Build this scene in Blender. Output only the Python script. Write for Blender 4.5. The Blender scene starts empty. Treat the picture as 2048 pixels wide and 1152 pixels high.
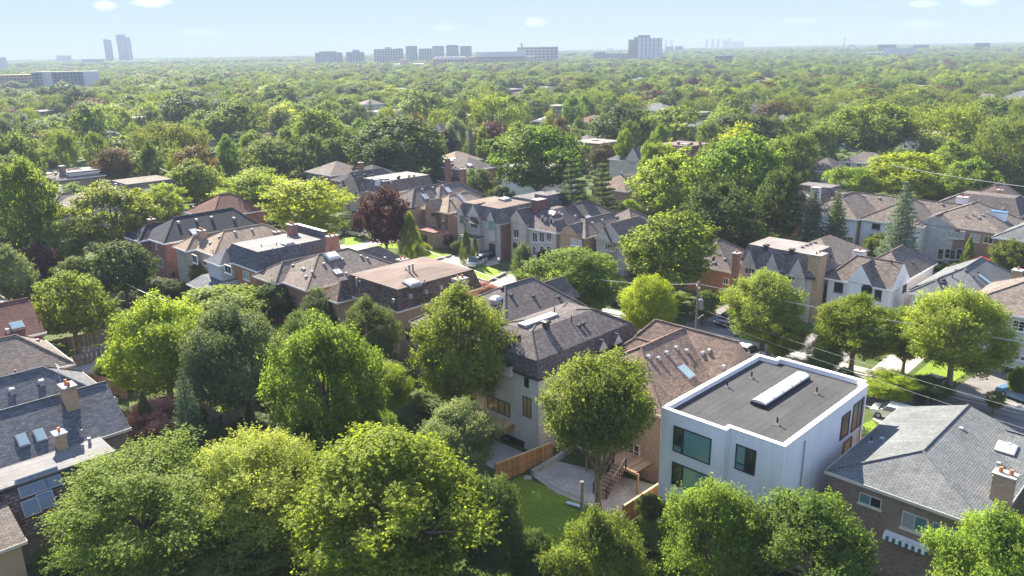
import bpy, math, random
import numpy as np
from mathutils import Vector, Matrix
S = bpy.context.scene
COL = S.collection
# ------------------------------------------------------------------ camera
F_PX, CX, CY = 1578.0, 1024.0, 576.0            # focal length and centre in 2048-px units (survey of the photograph)
CAM_H = 35.5
HAZE = .00028
SHOULDER = (.68, .90, 1.50)
PITCH = math.atan((CY - 100.0) / F_PX)
ROLL = math.radians(0.82)
_fw = np.array([0, math.cos(PITCH), -math.sin(PITCH)])
_r0 = np.array([1.0, 0, 0]); _u0 = np.array([0, math.sin(PITCH), math.cos(PITCH)])
_rt = math.cos(ROLL) * _r0 - math.sin(ROLL) * _u0
_up = math.sin(ROLL) * _r0 + math.cos(ROLL) * _u0
CAM_P = np.array([0, 0, CAM_H])
cam = bpy.data.cameras.new("camera")
cam.sensor_width = 36.0
cam.lens = F_PX / 2048 * 36
cam.clip_start, cam.clip_end = 1.0, 20000
camo = bpy.data.objects.new("camera", cam)
COL.objects.link(camo)
m = Matrix.Identity(4)
for i in range(3):
    m[i][0], m[i][1], m[i][2], m[i][3] = _rt[i], _up[i], -_fw[i], CAM_P[i]
camo.matrix_world = m
S.camera = camo
# ------------------------------------------------------------------ light
SUN_AZ, SUN_EL = math.radians(-26), math.radians(37)
SV = Vector((math.sin(SUN_AZ) * math.cos(SUN_EL), math.cos(SUN_AZ) * math.cos(SUN_EL), math.sin(SUN_EL)))
sun = bpy.data.lights.new("sun", 'SUN')
sun.energy, sun.angle, sun.color = 3.6, math.radians(0.6), (1.0, 0.93, 0.80)
suno = bpy.data.objects.new("sun", sun)
suno.rotation_euler = SV.to_track_quat('Z', 'Y').to_euler()
suno.location = (0, 0, 200)
COL.objects.link(suno)
W = bpy.data.worlds.new("World"); S.world = W; W.use_nodes = True
wn, wl = W.node_tree.nodes, W.node_tree.links
for n in list(wn): wn.remove(n)
wout = wn.new('ShaderNodeOutputWorld'); wbg = wn.new('ShaderNodeBackground')
sky = wn.new('ShaderNodeTexSky'); sky.sky_type = 'NISHITA'; sky.sun_disc = False
sky.sun_elevation, sky.sun_rotation = SUN_EL, SUN_AZ
sky.altitude, sky.air_density, sky.dust_density, sky.ozone_density = 100, 1.0, 0.2, 3.0
wbg.inputs['Strength'].default_value = 0.15
wl.new(wbg.outputs[0], wout.inputs[0])
SKY_NODE = sky
def vmath(op, a, b=None):
    n = wn.new('ShaderNodeVectorMath'); n.operation = op
    for k, v in enumerate((a, b)):
        if v is None: continue
        if isinstance(v, (tuple, list, Vector)): n.inputs[k].default_value = v
        else: wl.new(v, n.inputs[k])
    return n
# a few small clouds low over the horizon, anchored to their directions in the sky
geo = wn.new('ShaderNodeTexCoord')
def dirv(px, py):
    d = _fw + _rt * ((px - CX) / F_PX) - _up * ((py - CY) / F_PX)
    return d / np.linalg.norm(d)
noi = wn.new('ShaderNodeTexNoise'); noi.inputs['Scale'].default_value = 55; noi.inputs['Detail'].default_value = 6
mp = wn.new('ShaderNodeMapping'); mp.inputs['Scale'].default_value = (1, 1, 2.6)
wl.new(geo.outputs['Generated'], mp.inputs[0]); wl.new(mp.outputs[0], noi.inputs['Vector'])
acc = None
for px, py, sx, sz, k in ((305, 3, .026, .0075, .75), (210, 11, .014, .006, .55), (1072, 44, .017, .006, .65), (890, 54, .016, .006, .3),
                          (1840, 50, .03, .006, .35), (1600, 42, .03, .005, .25), (1960, 2, .02, .006, .4), (1845, 8, .02, .005, .4), (400, 66, .03, .006, .25)):
    d = dirv(px, py)
    sub = vmath('SUBTRACT', geo.outputs['Generated'], tuple(d))
    sc_ = vmath('MULTIPLY', sub.outputs[0], (1 / sx, 1 / sx, 1 / sz))
    ln = vmath('LENGTH', sc_.outputs[0])
    a1 = wn.new('ShaderNodeMath'); a1.operation = 'SUBTRACT'; a1.inputs[0].default_value = 1.25; wl.new(ln.outputs['Value'], a1.inputs[1])
    a1b = wn.new('ShaderNodeMath'); a1b.operation = 'MINIMUM'; wl.new(a1.outputs[0], a1b.inputs[0]); a1b.inputs[1].default_value = .75
    a2 = wn.new('ShaderNodeMath'); a2.operation = 'ADD'; wl.new(a1b.outputs[0], a2.inputs[0]); wl.new(noi.outputs['Fac'], a2.inputs[1])
    a3 = wn.new('ShaderNodeMapRange'); wl.new(a2.outputs[0], a3.inputs[0])
    a3.inputs[1].default_value, a3.inputs[2].default_value, a3.inputs[3].default_value, a3.inputs[4].default_value = .82, 1.3, 0, k
    if acc is None: acc = a3.outputs[0]
    else:
        mx = wn.new('ShaderNodeMath'); mx.operation = 'MAXIMUM'; wl.new(acc, mx.inputs[0]); wl.new(a3.outputs[0], mx.inputs[1]); acc = mx.outputs[0]
skymix = wn.new('ShaderNodeMix'); skymix.data_type = 'RGBA'
tint = wn.new('ShaderNodeMix'); tint.data_type = 'RGBA'; tint.blend_type = 'MULTIPLY'; tint.inputs[0].default_value = 1.0
wl.new(sky.outputs[0], tint.inputs[6]); tint.inputs[7].default_value = (5.0, 5.0, 5.0, 1)
# a soft shoulder on the whole sky, as the photograph's tone curve has: c / (1 + c / C)
div = vmath('DIVIDE', tint.outputs[2], SHOULDER); add1 = vmath('ADD', div.outputs[0], (1, 1, 1)); shd = vmath('DIVIDE', tint.outputs[2], add1.outputs[0])
wl.new(acc, skymix.inputs[0]); wl.new(shd.outputs[0], skymix.inputs[6]); skymix.inputs[7].default_value = (1.75, 1.8, 1.95, 1)
wl.new(skymix.outputs[2], wbg.inputs['Color'])
S.view_settings.view_transform = 'Standard'
try: S.view_settings.look = 'None'
except Exception: pass
S.view_settings.exposure = 2.62
S.view_settings.gamma = 1.0
S.view_settings.use_curve_mapping = False
cy = S.cycles
cy.max_bounces, cy.diffuse_bounces, cy.glossy_bounces, cy.transmission_bounces, cy.volume_bounces, cy.transparent_max_bounces = 8, 5, 2, 5, 1, 6
cy.use_denoising = True
try: cy.denoiser = 'OPENIMAGEDENOISE'
except Exception: pass
cy.caustics_reflective = cy.caustics_refractive = False
cy.sample_clamp_indirect = 8
# ------------------------------------------------------------------ survey helpers
def ray(px, py): return _fw + _rt * ((px - CX) / F_PX) - _up * ((py - CY) / F_PX)
def un(px, py, z=0.0):
    d = ray(px, py); t = (z - CAM_H) / d[2]; return CAM_P + t * d
def prj(p):
    v = np.array(p, float) - CAM_P; z = v @ _fw
    return CX + F_PX * (v @ _rt) / z, CY - F_PX * (v @ _up) / z, z
R2 = math.sqrt(.5)
def uv2xy(u, v): return ((u + v) * R2, (v - u) * R2)
rng = np.random.default_rng(11)
# ------------------------------------------------------------------ materials
MATS = {}
def _base(name):
    mt = bpy.data.materials.new(name); mt.use_nodes = True
    nt = mt.node_tree; b = nt.nodes['Principled BSDF']
    return mt, nt, b
def nd(nt, t, **kw):
    n = nt.nodes.new(t)
    for k, v in kw.items():
        if k in n.bl_rna.properties: setattr(n, k, v)
        else: n.inputs[k.replace('_', ' ')].default_value = v
    return n
def c4(c): return (c[0], c[1], c[2], 1)
def noise_mul(nt, col_out, scale, amt, vec=None, detail=4):
    """multiply a colour by broad noise 1-amt..1+amt"""
    n = nd(nt, 'ShaderNodeTexNoise', Scale=scale, Detail=detail)
    if vec is not None: nt.links.new(vec, n.inputs['Vector'])
    r = nd(nt, 'ShaderNodeMapRange'); r.inputs[1].default_value, r.inputs[2].default_value = .3, .7
    r.inputs[3].default_value, r.inputs[4].default_value = 1 - amt, 1 + amt
    nt.links.new(n.outputs[0], r.inputs[0])
    mx = nd(nt, 'ShaderNodeVectorMath', operation='SCALE')
    nt.links.new(col_out, mx.inputs[0]); nt.links.new(r.outputs[0], mx.inputs['Scale'])
    return mx.outputs[0]
def plain(name, col, rough=.8, amt=.12, scale=1.2, spec=.3, metal=0, bump=0, streak=0, objvar=0):
    if name in MATS: return MATS[name]
    mt, nt, b = _base(name)
    rgb = nd(nt, 'ShaderNodeRGB'); rgb.outputs[0].default_value = c4(col)
    tc = nd(nt, 'ShaderNodeTexCoord')
    o = noise_mul(nt, rgb.outputs[0], scale, amt, tc.outputs['Object'])
    o = noise_mul(nt, o, scale * 9, amt * .6, tc.outputs['Object'])
    if objvar:
        oi = nd(nt, 'ShaderNodeObjectInfo'); orr = nd(nt, 'ShaderNodeMapRange'); nt.links.new(oi.outputs['Random'], orr.inputs[0]); orr.inputs[3].default_value, orr.inputs[4].default_value = 1 - objvar, 1 + objvar
        ov = nd(nt, 'ShaderNodeVectorMath', operation='SCALE'); nt.links.new(o, ov.inputs[0]); nt.links.new(orr.outputs[0], ov.inputs['Scale']); o = ov.outputs[0]
    if streak:
        sm = nd(nt, 'ShaderNodeMapping'); sm.inputs['Scale'].default_value = (2.2, 2.2, .16); nt.links.new(tc.outputs['Object'], sm.inputs[0]); o = noise_mul(nt, o, 1.0, streak, sm.outputs[0], 6)
    nt.links.new(o, b.inputs['Base Color'])
    b.inputs['Roughness'].default_value = rough; b.inputs['Specular IOR Level'].default_value = spec; b.inputs['Metallic'].default_value = metal
    if bump:
        n = nd(nt, 'ShaderNodeTexNoise', Scale=bump, Detail=5); nt.links.new(tc.outputs['Object'], n.inputs['Vector'])
        bp = nd(nt, 'ShaderNodeBump', Strength=.5, Distance=.05); nt.links.new(n.outputs[0], bp.inputs['Height']); nt.links.new(bp.outputs[0], b.inputs['Normal'])
    MATS[name] = mt; return mt
def coursed(name, c1, c2, mortar, bw, bh, ms, rough=.9, amt=.14, bumpd=.02, spec=.2, streak=0, turn=False):
    """bricks, shingles, stone blocks: courses in metres along the face UVs"""
    if name in MATS: return MATS[name]
    mt, nt, b = _base(name)
    uvn = nd(nt, 'ShaderNodeUVMap')
    br = nd(nt, 'ShaderNodeTexBrick', Scale=1.0, Brick_Width=bw, Row_Height=bh, Mortar_Size=ms, Mortar_Smooth=.3, Bias=0.0)
    br.inputs['Color1'].default_value, br.inputs['Color2'].default_value, br.inputs['Mortar'].default_value = c4(c1), c4(c2), c4(mortar)
    if turn:
        tm_ = nd(nt, 'ShaderNodeMapping'); tm_.inputs['Rotation'].default_value = (0, 0, math.pi / 2); nt.links.new(uvn.outputs[0], tm_.inputs[0]); nt.links.new(tm_.outputs[0], br.inputs['Vector'])
    else: nt.links.new(uvn.outputs[0], br.inputs['Vector'])
    o = noise_mul(nt, br.outputs[0], .35, amt, uvn.outputs[0])
    o = noise_mul(nt, o, 2.6, amt * .7, uvn.outputs[0])
    if streak:
        mpn = nd(nt, 'ShaderNodeMapping'); mpn.inputs['Scale'].default_value = (3.0, .25, 1)
        nt.links.new(uvn.outputs[0], mpn.inputs[0]); o = noise_mul(nt, o, 1.0, streak, mpn.outputs[0])
    nt.links.new(o, b.inputs['Base Color'])
    b.inputs['Roughness'].default_value = rough; b.inputs['Specular IOR Level'].default_value = spec
    bp = nd(nt, 'ShaderNodeBump', Strength=.7, Distance=bumpd); bp.invert = True
    nt.links.new(br.outputs['Fac'], bp.inputs['Height']); nt.links.new(bp.outputs[0], b.inputs['Normal'])
    MATS[name] = mt; return mt
def shingle(name, c, var=.28):
    c = np.array(c); return coursed(name, c * (1 - var), c * (1 + var), c * .42, .42, .17, .018, .92, .16, .02, .15, .12)
def brick(name, c, var=.22, mortar=None):
    c = np.array(c); return coursed(name, c * (1 - var), c * (1 + var), mortar if mortar is not None else c * .55 + .12, .24, .085, .012, .9, .1, .012, .2, .08)
def stone(name, c, var=.10):
    c = np.array(c); return coursed(name, c * (1 - var), c * (1 + var), c * .62, .75, .36, .014, .85, .08, .015, .3, .06)
def flat_roof(name, c):
    c = np.array(c); return coursed(name, c * .93, c * 1.07, c * .6, 14.0, 1.0, .02, .9, .14, .006, .2, .12, True)
def glass(name, col, rough=.06, spec=.9):
    if name in MATS: return MATS[name]
    mt, nt, b = _base(name); b.inputs['Base Color'].default_value = c4(col)
    b.inputs['Roughness'].default_value = rough; b.inputs['Specular IOR Level'].default_value = spec
    MATS[name] = mt; return mt
def leafmat(name, c, c2, trans=.55, rough=.6, blossom=None):
    mt, nt, b = _base(name)
    at = nd(nt, 'ShaderNodeAttribute', attribute_name='rnd')
    oi = nd(nt, 'ShaderNodeObjectInfo')
    mx = nd(nt, 'ShaderNodeMix', data_type='RGBA'); mx.inputs[6].default_value, mx.inputs[7].default_value = c4(c), c4(c2)
    nt.links.new(at.outputs['Fac'], mx.inputs[0])
    t = nd(nt, 'ShaderNodeMix', data_type='RGBA', blend_type='MULTIPLY'); t.inputs[0].default_value = 1
    nt.links.new(mx.outputs[2], t.inputs[6]); nt.links.new(oi.outputs['Color'], t.inputs[7])
    col = t.outputs[2]
    hs = nd(nt, 'ShaderNodeHueSaturation'); nt.links.new(col, hs.inputs['Color'])
    r1 = nd(nt, 'ShaderNodeMapRange'); nt.links.new(oi.outputs['Random'], r1.inputs[0]); r1.inputs[3].default_value, r1.inputs[4].default_value = .492, .508
    nt.links.new(r1.outputs[0], hs.inputs['Hue'])
    r2 = nd(nt, 'ShaderNodeMapRange'); nt.links.new(oi.outputs['Random'], r2.inputs[0]); r2.inputs[3].default_value, r2.inputs[4].default_value = 1.15, .85
    nt.links.new(r2.outputs[0], hs.inputs['Value'])
    col = hs.outputs[0]
    nt.links.new(col, b.inputs['Base Color']); b.inputs['Roughness'].default_value = rough; b.inputs['Specular IOR Level'].default_value = .08
    tr = nd(nt, 'ShaderNodeBsdfTranslucent')
    tcl = nd(nt, 'ShaderNodeMix', data_type='RGBA', blend_type='MULTIPLY'); tcl.inputs[0].default_value = 1
    nt.links.new(col, tcl.inputs[6]); tcl.inputs[7].default_value = (1.65, 1.7, .78, 1) ; tcl.clamp_result = False
    nt.links.new(tcl.outputs[2], tr.inputs['Color'])
    ms = nd(nt, 'ShaderNodeMixShader'); ms.inputs[0].default_value = trans
    nt.links.new(b.outputs[0], ms.inputs[1]); nt.links.new(tr.outputs[0], ms.inputs[2])
    nt.links.new(ms.outputs[0], nt.nodes['Material Output'].inputs['Surface'])
    MATS[name] = mt; return mt
def grassmat(name, c, c2):
    mt, nt, b = _base(name)
    tc = nd(nt, 'ShaderNodeTexCoord')
    n = nd(nt, 'ShaderNodeTexNoise', Scale=.22, Detail=8, Roughness=.65); nt.links.new(tc.outputs['Object'], n.inputs['Vector'])
    r = nd(nt, 'ShaderNodeMapRange'); r.inputs[1].default_value, r.inputs[2].default_value = .38, .62; nt.links.new(n.outputs[0], r.inputs[0])
    mx = nd(nt, 'ShaderNodeMix', data_type='RGBA'); mx.inputs[6].default_value, mx.inputs[7].default_value = c4(c), c4(c2)
    nt.links.new(r.outputs[0], mx.inputs[0])
    o = noise_mul(nt, mx.outputs[2], 5.5, .28, tc.outputs['Object'], 6)
    nt.links.new(o, b.inputs['Base Color']); b.inputs['Roughness'].default_value = .95; b.inputs['Specular IOR Level'].default_value = .1
    bn = nd(nt, 'ShaderNodeTexNoise', Scale=9, Detail=6); nt.links.new(tc.outputs['Object'], bn.inputs['Vector'])
    bp = nd(nt, 'ShaderNodeBump', Strength=.8, Distance=.12); nt.links.new(bn.outputs[0], bp.inputs['Height']); nt.links.new(bp.outputs[0], b.inputs['Normal'])
    MATS[name] = mt; return mt
WHITE = plain('white_paint', (.78, .78, .77), .6, .05)
TRIM = plain('cream_trim', (.62, .56, .47), .7, .06)
DARKTRIM = plain('dark_trim', (.035, .033, .035), .5, .1)
BLACK = plain('black_metal', (.02, .02, .022), .45, .1)
GREYM = plain('grey_metal', (.35, .36, .37), .5, .1)
LIGHTM = plain('light_vent_metal', (.29, .28, .275), .5, .1)
CONC = plain('concrete', (.33, .31, .285), .9, .22, .5, .2, 0, 14, objvar=.12)
PAVER = coursed('paver_stone', (.36, .31, .27), (.43, .375, .325), (.25, .215, .19), .6, .3, .015, .9, .14, .01)
ASPH = plain('asphalt', (.13, .125, .12), .95, .22, .3, .2, 0, 20)
DRIVE = plain('driveway_asphalt', (.17, .158, .15), .95, .2, .4, .2, 0, 16)
CEDAR = plain('cedar_wood', (.36, .18, .07), .8, .22, 2.0, objvar=.3)
OLDWOOD = plain('weathered_wood', (.20, .165, .135), .9, .25, 2.0, objvar=.3)
DECKW = plain('deck_wood', (.30, .19, .12), .85, .2, 2.0, objvar=.18)
PALEWOOD = plain('pale_timber', (.60, .42, .22), .7, .12, 2.0)
POLEW = plain('pole_wood', (.23, .195, .165), .95, .2, 1.5)
BARK = plain('bark', (.17, .13, .095), .95, .3, 3.0, .1, 0, 10)
BARKL = plain('pale_bark', (.27, .22, .165), .95, .3, 3.0, .1, 0, 10)
GLASS = glass('window_glass', (.02, .026, .03))
GLASSB = glass('curtained_glass', (.36, .37, .36), .12, .8)
GLASST = glass('teal_blind_glass', (.12, .25, .25), .10, .8)
GLASSG = glass('amber_reflection_glass', (.34, .24, .11), .12, .8)  # amber reflection painted into the pane colour
GLASSD = glass('dusky_skylight_glass', (.10, .13, .17), .12, .7)
GLASSSKY = glass('skylight_glass', (.26, .36, .37), .12, .9)
DOME = glass('skylight_dome', (.52, .51, .49), .4, .4)
WOODDOOR = plain('dark_wood_door', (.07, .032, .025), .5, .15, 3)
SOIL = plain('garden_soil', (.09, .062, .045), .95, .25, 2, .1, 0, 8)
RED = plain('red_fabric', (.55, .035, .03), .8, .06)
# ------------------------------------------------------------------ mesh building
def link(o, parent=None):
    COL.objects.link(o)
    if parent is not None: o.parent = parent
    return o
def tag(o, label=None, cat=None, group=None, kind=None):
    if label: o['label'] = label
    if cat: o['category'] = cat
    if group: o['group'] = group
    if kind: o['kind'] = kind
    return o
def empty(name, loc, rz=0.0, **k):
    o = bpy.data.objects.new(name, None); o.empty_display_size = .5
    o.location = loc; o.rotation_euler = (0, 0, rz); link(o)
    return tag(o, **k)
class MB:
    def __init__(self): self.v, self.f, self.mi = [], [], []
    def face(self, pts, mi=0):
        n = len(self.v); self.v += [tuple(p) for p in pts]; self.f.append(tuple(range(n, n + len(pts)))); self.mi.append(mi); return self
    def box(self, x0, x1, y0, y1, z0, z1, mi=0, bottom=True):
        a, b, c, d = (x0, y0), (x1, y0), (x1, y1), (x0, y1)
        L, H = z0, z1
        for p, q in ((a, b), (b, c), (c, d), (d, a)):
            self.face([(*p, L), (*q, L), (*q, H), (*p, H)], mi)
        self.face([(*a, H), (*b, H), (*c, H), (*d, H)], mi)
        if bottom: self.face([(*d, L), (*c, L), (*b, L), (*a, L)], mi)
        return self
    def tube(self, pts, rad, n=6, mi=0, cap=True):
        pts = [Vector(p) for p in pts]; rad = rad if isinstance(rad, (list, tuple)) else [rad] * len(pts)
        rings = []
        for i, p in enumerate(pts):
            t = (pts[min(i + 1, len(pts) - 1)] - pts[max(i - 1, 0)]).normalized()
            a = t.orthogonal().normalized() if abs(t.z) < .99 else Vector((1, 0, 0)); b = t.cross(a).normalized(); a = b.cross(t)
            base = len(self.v)
            for k in range(n):
                an = 2 * math.pi * k / n
                self.v.append(tuple(p + (a * math.cos(an) + b * math.sin(an)) * rad[i]))
            rings.append(base)
        for i in range(len(rings) - 1):
            for k in range(n):
                a0, a1 = rings[i] + k, rings[i] + (k + 1) % n
                self.f.append((a0, a1, a1 + rings[i + 1] - rings[i], a0 + rings[i + 1] - rings[i])); self.mi.append(mi)
        if cap:
            self.f.append(tuple(rings[0] + k for k in reversed(range(n)))); self.mi.append(mi)
            self.f.append(tuple(rings[-1] + k for k in range(n))); self.mi.append(mi)
        return self
    def rings(self, rects, mi=0, mi_gable=1, cap=True):
        """stacked rectangles (x0,x1,y0,y1,z) joined by slopes; vertical slopes become gable walls"""
        def cor(r): x0, x1, y0, y1, z = r; return [(x0, y0, z), (x1, y0, z), (x1, y1, z), (x0, y1, z)]
        for r, s in zip(rects, rects[1:]):
            A, B = cor(r), cor(s)
            for k in range(4):
                q = [A[k], A[(k + 1) % 4], B[(k + 1) % 4], B[k]]
                pts = []
                for p in q:
                    if not pts or max(abs(p[i] - pts[-1][i]) for i in range(3)) > 1e-6: pts.append(p)
                if max(abs(pts[0][i] - pts[-1][i]) for i in range(3)) < 1e-6: pts.pop()
                if len(pts) < 3: continue
                nrm = (Vector(pts[1]) - Vector(pts[0])).cross(Vector(pts[2]) - Vector(pts[0])).normalized()
                self.face(pts, mi_gable if abs(nrm.z) < .02 else mi)
        x0, x1, y0, y1, z = rects[-1]
        if cap and x1 - x0 > .02 and y1 - y0 > .02: self.face(cor(rects[-1]), mi)
        return self
    def build(self, name, mat, parent=None, smooth=False, loc=None):
        me = bpy.data.meshes.new(name)
        me.from_pydata(self.v, [], self.f)
        for mt in (mat if isinstance(mat, (list, tuple)) else [mat]): me.materials.append(mt)
        me.polygons.foreach_set('material_index', np.array(self.mi, dtype=np.int32))
        if smooth: me.polygons.foreach_set('use_smooth', np.ones(len(self.f), dtype=bool))
        uvl = me.uv_layers.new(name='UVMap')
        uvs = np.zeros((len(me.loops), 2), dtype=np.float32)
        li = 0
        for f in self.f:
            p = [Vector(self.v[i]) for i in f]
            n = Vector((0, 0, 0))
            for i in range(len(p)): n += p[i].cross(p[(i + 1) % len(p)])
            if n.length > 1e-9: n.normalize()
            if abs(n.z) > .985: U, V_ = Vector((1, 0, 0)), Vector((0, 1, 0))
            else:
                U = Vector((0, 0, 1)).cross(n).normalized(); V_ = n.cross(U)
            for q in p:
                uvs[li] = (q.dot(U), q.dot(V_)); li += 1
        uvl.data.foreach_set('uv', uvs.ravel())
        me.update()
        o = bpy.data.objects.new(name, me); link(o, parent)
        if loc: o.location = loc
        return o
# ------------------------------------------------------------------ houses
HOUSES = []      # footprints (for tree placement) and short names (for labels)
class House:
    def __init__(s, name, label, short, B, z, w, d, wall, roof, steps, az=45.0, oh=.35, cat='house', fascia=WHITE, zb=0.0, group=None, caps=True, noroof=False):
        b = un(*B, z) if len(B) == 2 else np.array([B[0], B[1], z])
        a = math.radians(az)
        s.ux = np.array([math.cos(a), -math.sin(a), 0]); s.uy = np.array([math.sin(a), math.cos(a), 0])
        s.o = b - s.ux * w; s.o[2] = 0
        s.w, s.d, s.z, s.oh, s.wallm, s.roofm, s.fascia, s.az = w, d, z, oh, wall, roof, fascia, az
        s.e = empty(name, tuple(s.o), -a, label=label, cat=cat, group=group)
        s.tops = []; s.walls = []; s.caps = caps
        c = s.o + s.ux * w / 2 + s.uy * d / 2
        HOUSES.append(dict(x=c[0], y=c[1], r=math.hypot(w, d) / 2, short=short, px=prj((c[0], c[1], z + 1)), o=s.o, ux=s.ux, uy=s.uy, w=w, d=d))
        if not noroof: s.wing(0, 0, w, d, z, steps, zb=zb)
    def loc(s, P): v = np.array(P) - s.o; return np.array([v @ s.ux, v @ s.uy, P[2]])
    def wing(s, x, y, w, d, z, steps, zb=0.0, wall=None, roof=None, oh=None, walls=True, fascia=None, soffit=True):
        wall, roof, oh, fascia = wall or s.wallm, roof or s.roofm, s.oh if oh is None else oh, fascia or s.fascia
        if walls:
            mb = MB().box(x + oh, x + w - oh, y + oh, y + d - oh, zb, z - .06, bottom=False); mb.build('wall', wall, s.e)
            s.walls.append((x + oh, x + w - oh, y + oh, y + d - oh, zb, z))
        rects = [(x, x + w, y, y + d, z)]
        for il, ir, if_, ib, dz in steps:
            r = rects[-1]; rects.append((r[0] + il, r[1] - ir, r[2] + if_, r[3] - ib, r[4] + dz))
        mb = MB().rings(rects)
        s.tops += [[Vector(mb.v[i]) for i in f] for f in mb.f]
        if soffit: mb.face([(x, y + d, z - .18), (x + w, y + d, z - .18), (x + w, y, z - .18), (x, y, z - .18)], 2)
        ro = mb.build('roof', [roof, wall, fascia], s.e)
        fb = MB(); t = .03
        if soffit:
            for p, q in (((x - t, y - t), (x + w + t, y)), ((x - t, y + d), (x + w + t, y + d + t)), ((x - t, y), (x, y + d)), ((x + w, y), (x + w + t, y + d))):
                fb.box(p[0], q[0], p[1], q[1], z - .2, z + .03)
            fb.build('fascia', fascia, ro)
        if s.caps:
            cb = MB()
            for r0, r1 in zip(rects, rects[1:]):
                for ix, iy in ((0, 2), (1, 2), (1, 3), (0, 3)):
                    p0, p1 = (r0[ix], r0[iy], r0[4] + .01), (r1[ix], r1[iy], r1[4] + .01)
                    if abs(p0[0] - p1[0]) > .05 and abs(p0[1] - p1[1]) > .05: cb.tube([p0, p1], .09, 4)
            r = rects[-1]
            if r[1] - r[0] < .05 and r[3] - r[2] > .3: cb.tube([(r[0], r[2], r[4] + .01), (r[0], r[3], r[4] + .01)], .09, 4)
            elif r[3] - r[2] < .05 and r[1] - r[0] > .3: cb.tube([(r[0], r[2], r[4] + .01), (r[1], r[2], r[4] + .01)], .09, 4)
            if cb.f: cb.build('ridge_cap', roof, ro)
        return s
    def roofz(s, x, y):
        best, nrm = s.z, Vector((0, 0, 1))
        for f in s.tops:
            n = (f[1] - f[0]).cross(f[2] - f[0])
            if n.length < 1e-6: continue
            n.normalize()
            if n.z < .05: continue
            ins = True
            for i in range(len(f)):
                a, b = f[i], f[(i + 1) % len(f)]
                if (b.x - a.x) * (y - a.y) - (b.y - a.y) * (x - a.x) < -1e-6: ins = False; break
            if ins:
                z = f[0].z - (n.x * (x - f[0].x) + n.y * (y - f[0].y)) / n.z
                if z > best: best, nrm = z, n
        return best, nrm
    def roofhit(s, px, py):
        """the point of the roof seen along a survey ray"""
        d = ray(px, py); P = CAM_P
        o = Vector(s.loc(P)); o.z = CAM_H; D = Vector((d @ s.ux, d @ s.uy, d[2]))
        best = None
        for f in s.tops:
            n = (f[1] - f[0]).cross(f[2] - f[0])
            if n.length < 1e-6: continue
            n.normalize(); dn = n.dot(D)
            if dn >= -1e-6: continue
            t = n.dot(f[0] - o) / dn; h = o + D * t
            ok = all((f[(i + 1) % len(f)] - f[i]).cross(h - f[i]).dot(n) > -.05 for i in range(len(f)))
            if ok and (best is None or t < best[0]): best = (t, h, n)
        return (best[1], best[2]) if best else (None, None)
    def vents(s, pts, mat=LIGHTM, size=.38, h=.24):
        for px, py in pts:
            p, n = s.roofhit(px, py)
            if p is None: continue
            mb = MB(); k = size / 2
            mb.rings([(-k * .8, k * .8, -k * .8, k * .8, -.15), (-k * .8, k * .8, -k * .8, k * .8, h * .5), (-k * 1.1, k * 1.1, -k * 1.1, k * 1.1, h * .55), (-k * .7, k * .7, -k * .7, k * .7, h)], 0, 0)
            o = mb.build('roof_vent', mat, s.e); o.location = p
    def pipes(s, pts, h=.65, r=.07, mat=BLACK, collar=LIGHTM):
        for px, py in pts:
            p, n = s.roofhit(px, py)
            if p is None: continue
            o = MB().tube([(0, 0, -.1), (0, 0, h)], r, 8).build('vent_pipe', mat, s.e); o.location = p
            if collar: MB().rings([(-.17, .17, -.17, .17, -.05), (-.17, .17, -.17, .17, .03), (-.09, .09, -.09, .09, .16)], 0, 0).build('collar', collar, o)
    def turret(s, pts, mat=DARKTRIM):
        for px, py in pts:
            p, n = s.roofhit(px, py)
            if p is None: continue
            o = MB().box(-.25, .25, -.25, .25, -.2, .45).build('roof_ventilator', mat, s.e); o.location = p
            MB().rings([(-.36, .36, -.36, .36, .45), (-.36, .36, -.36, .36, .62), (-.2, .2, -.2, .2, .7)], 0, 0).build('cap', mat, o)
    def sky(s, pts, w=.8, l=1.1, mat=GLASSSKY, frame=LIGHTM, h=.12, dome=False):
        for px, py in pts:
            p, n = s.roofhit(px, py)
            if p is None: continue
            zx = Vector((0, 0, 1)).cross(n); zx = zx.normalized() if zx.length > .05 else Vector((1, 0, 0)); yy = n.cross(zx)
            o = MB().box(-w / 2, w / 2, -l / 2, l / 2, -.1, h).build('skylight', frame, s.e)
            R = Matrix((zx, yy, n)).transposed().to_4x4(); R.translation = p; o.matrix_local = R
            k = .07
            if dome: MB().rings([(-w / 2 + k, w / 2 - k, -l / 2 + k, l / 2 - k, h), (-w / 2 + .2, w / 2 - .2, -l / 2 + .2, l / 2 - .2, h + .16), (-w / 2 + .4, w / 2 - .4, -l / 2 + .4, l / 2 - .4, h + .2)], 0, 0).build('dome', mat, o)
            else: MB().box(-w / 2 + k, w / 2 - k, -l / 2 + k, l / 2 - k, h - .02, h + .015).build('pane', mat, o)
    def chim(s, px, ztop, w=1.0, d=.7, mat=None, zb=0.0, pots=2, cap=CONC, potm=None, at=None, flare=0):
        p = s.loc(un(*px, ztop)) if at is None else at
        x, y = p[0], p[1]; mb = MB()
        if flare: mb.rings([(-w / 2, w / 2, -d / 2 - flare, d / 2 + flare, zb), (-w / 2, w / 2, -d / 2 - flare, d / 2 + flare, ztop - 3.2), (-w / 2, w / 2, -d / 2, d / 2, ztop - 1.3), (-w / 2, w / 2, -d / 2, d / 2, ztop - .2)], 0, 0)
        else: mb.box(-w / 2, w / 2, -d / 2, d / 2, zb, ztop - .2)
        mb.box(-w / 2 - .06, w / 2 + .06, -d / 2 - .06, d / 2 + .06, ztop - .45, ztop - .3)
        o = mb.build('chimney', mat or s.wallm, s.e, loc=(x, y, 0))
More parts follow.
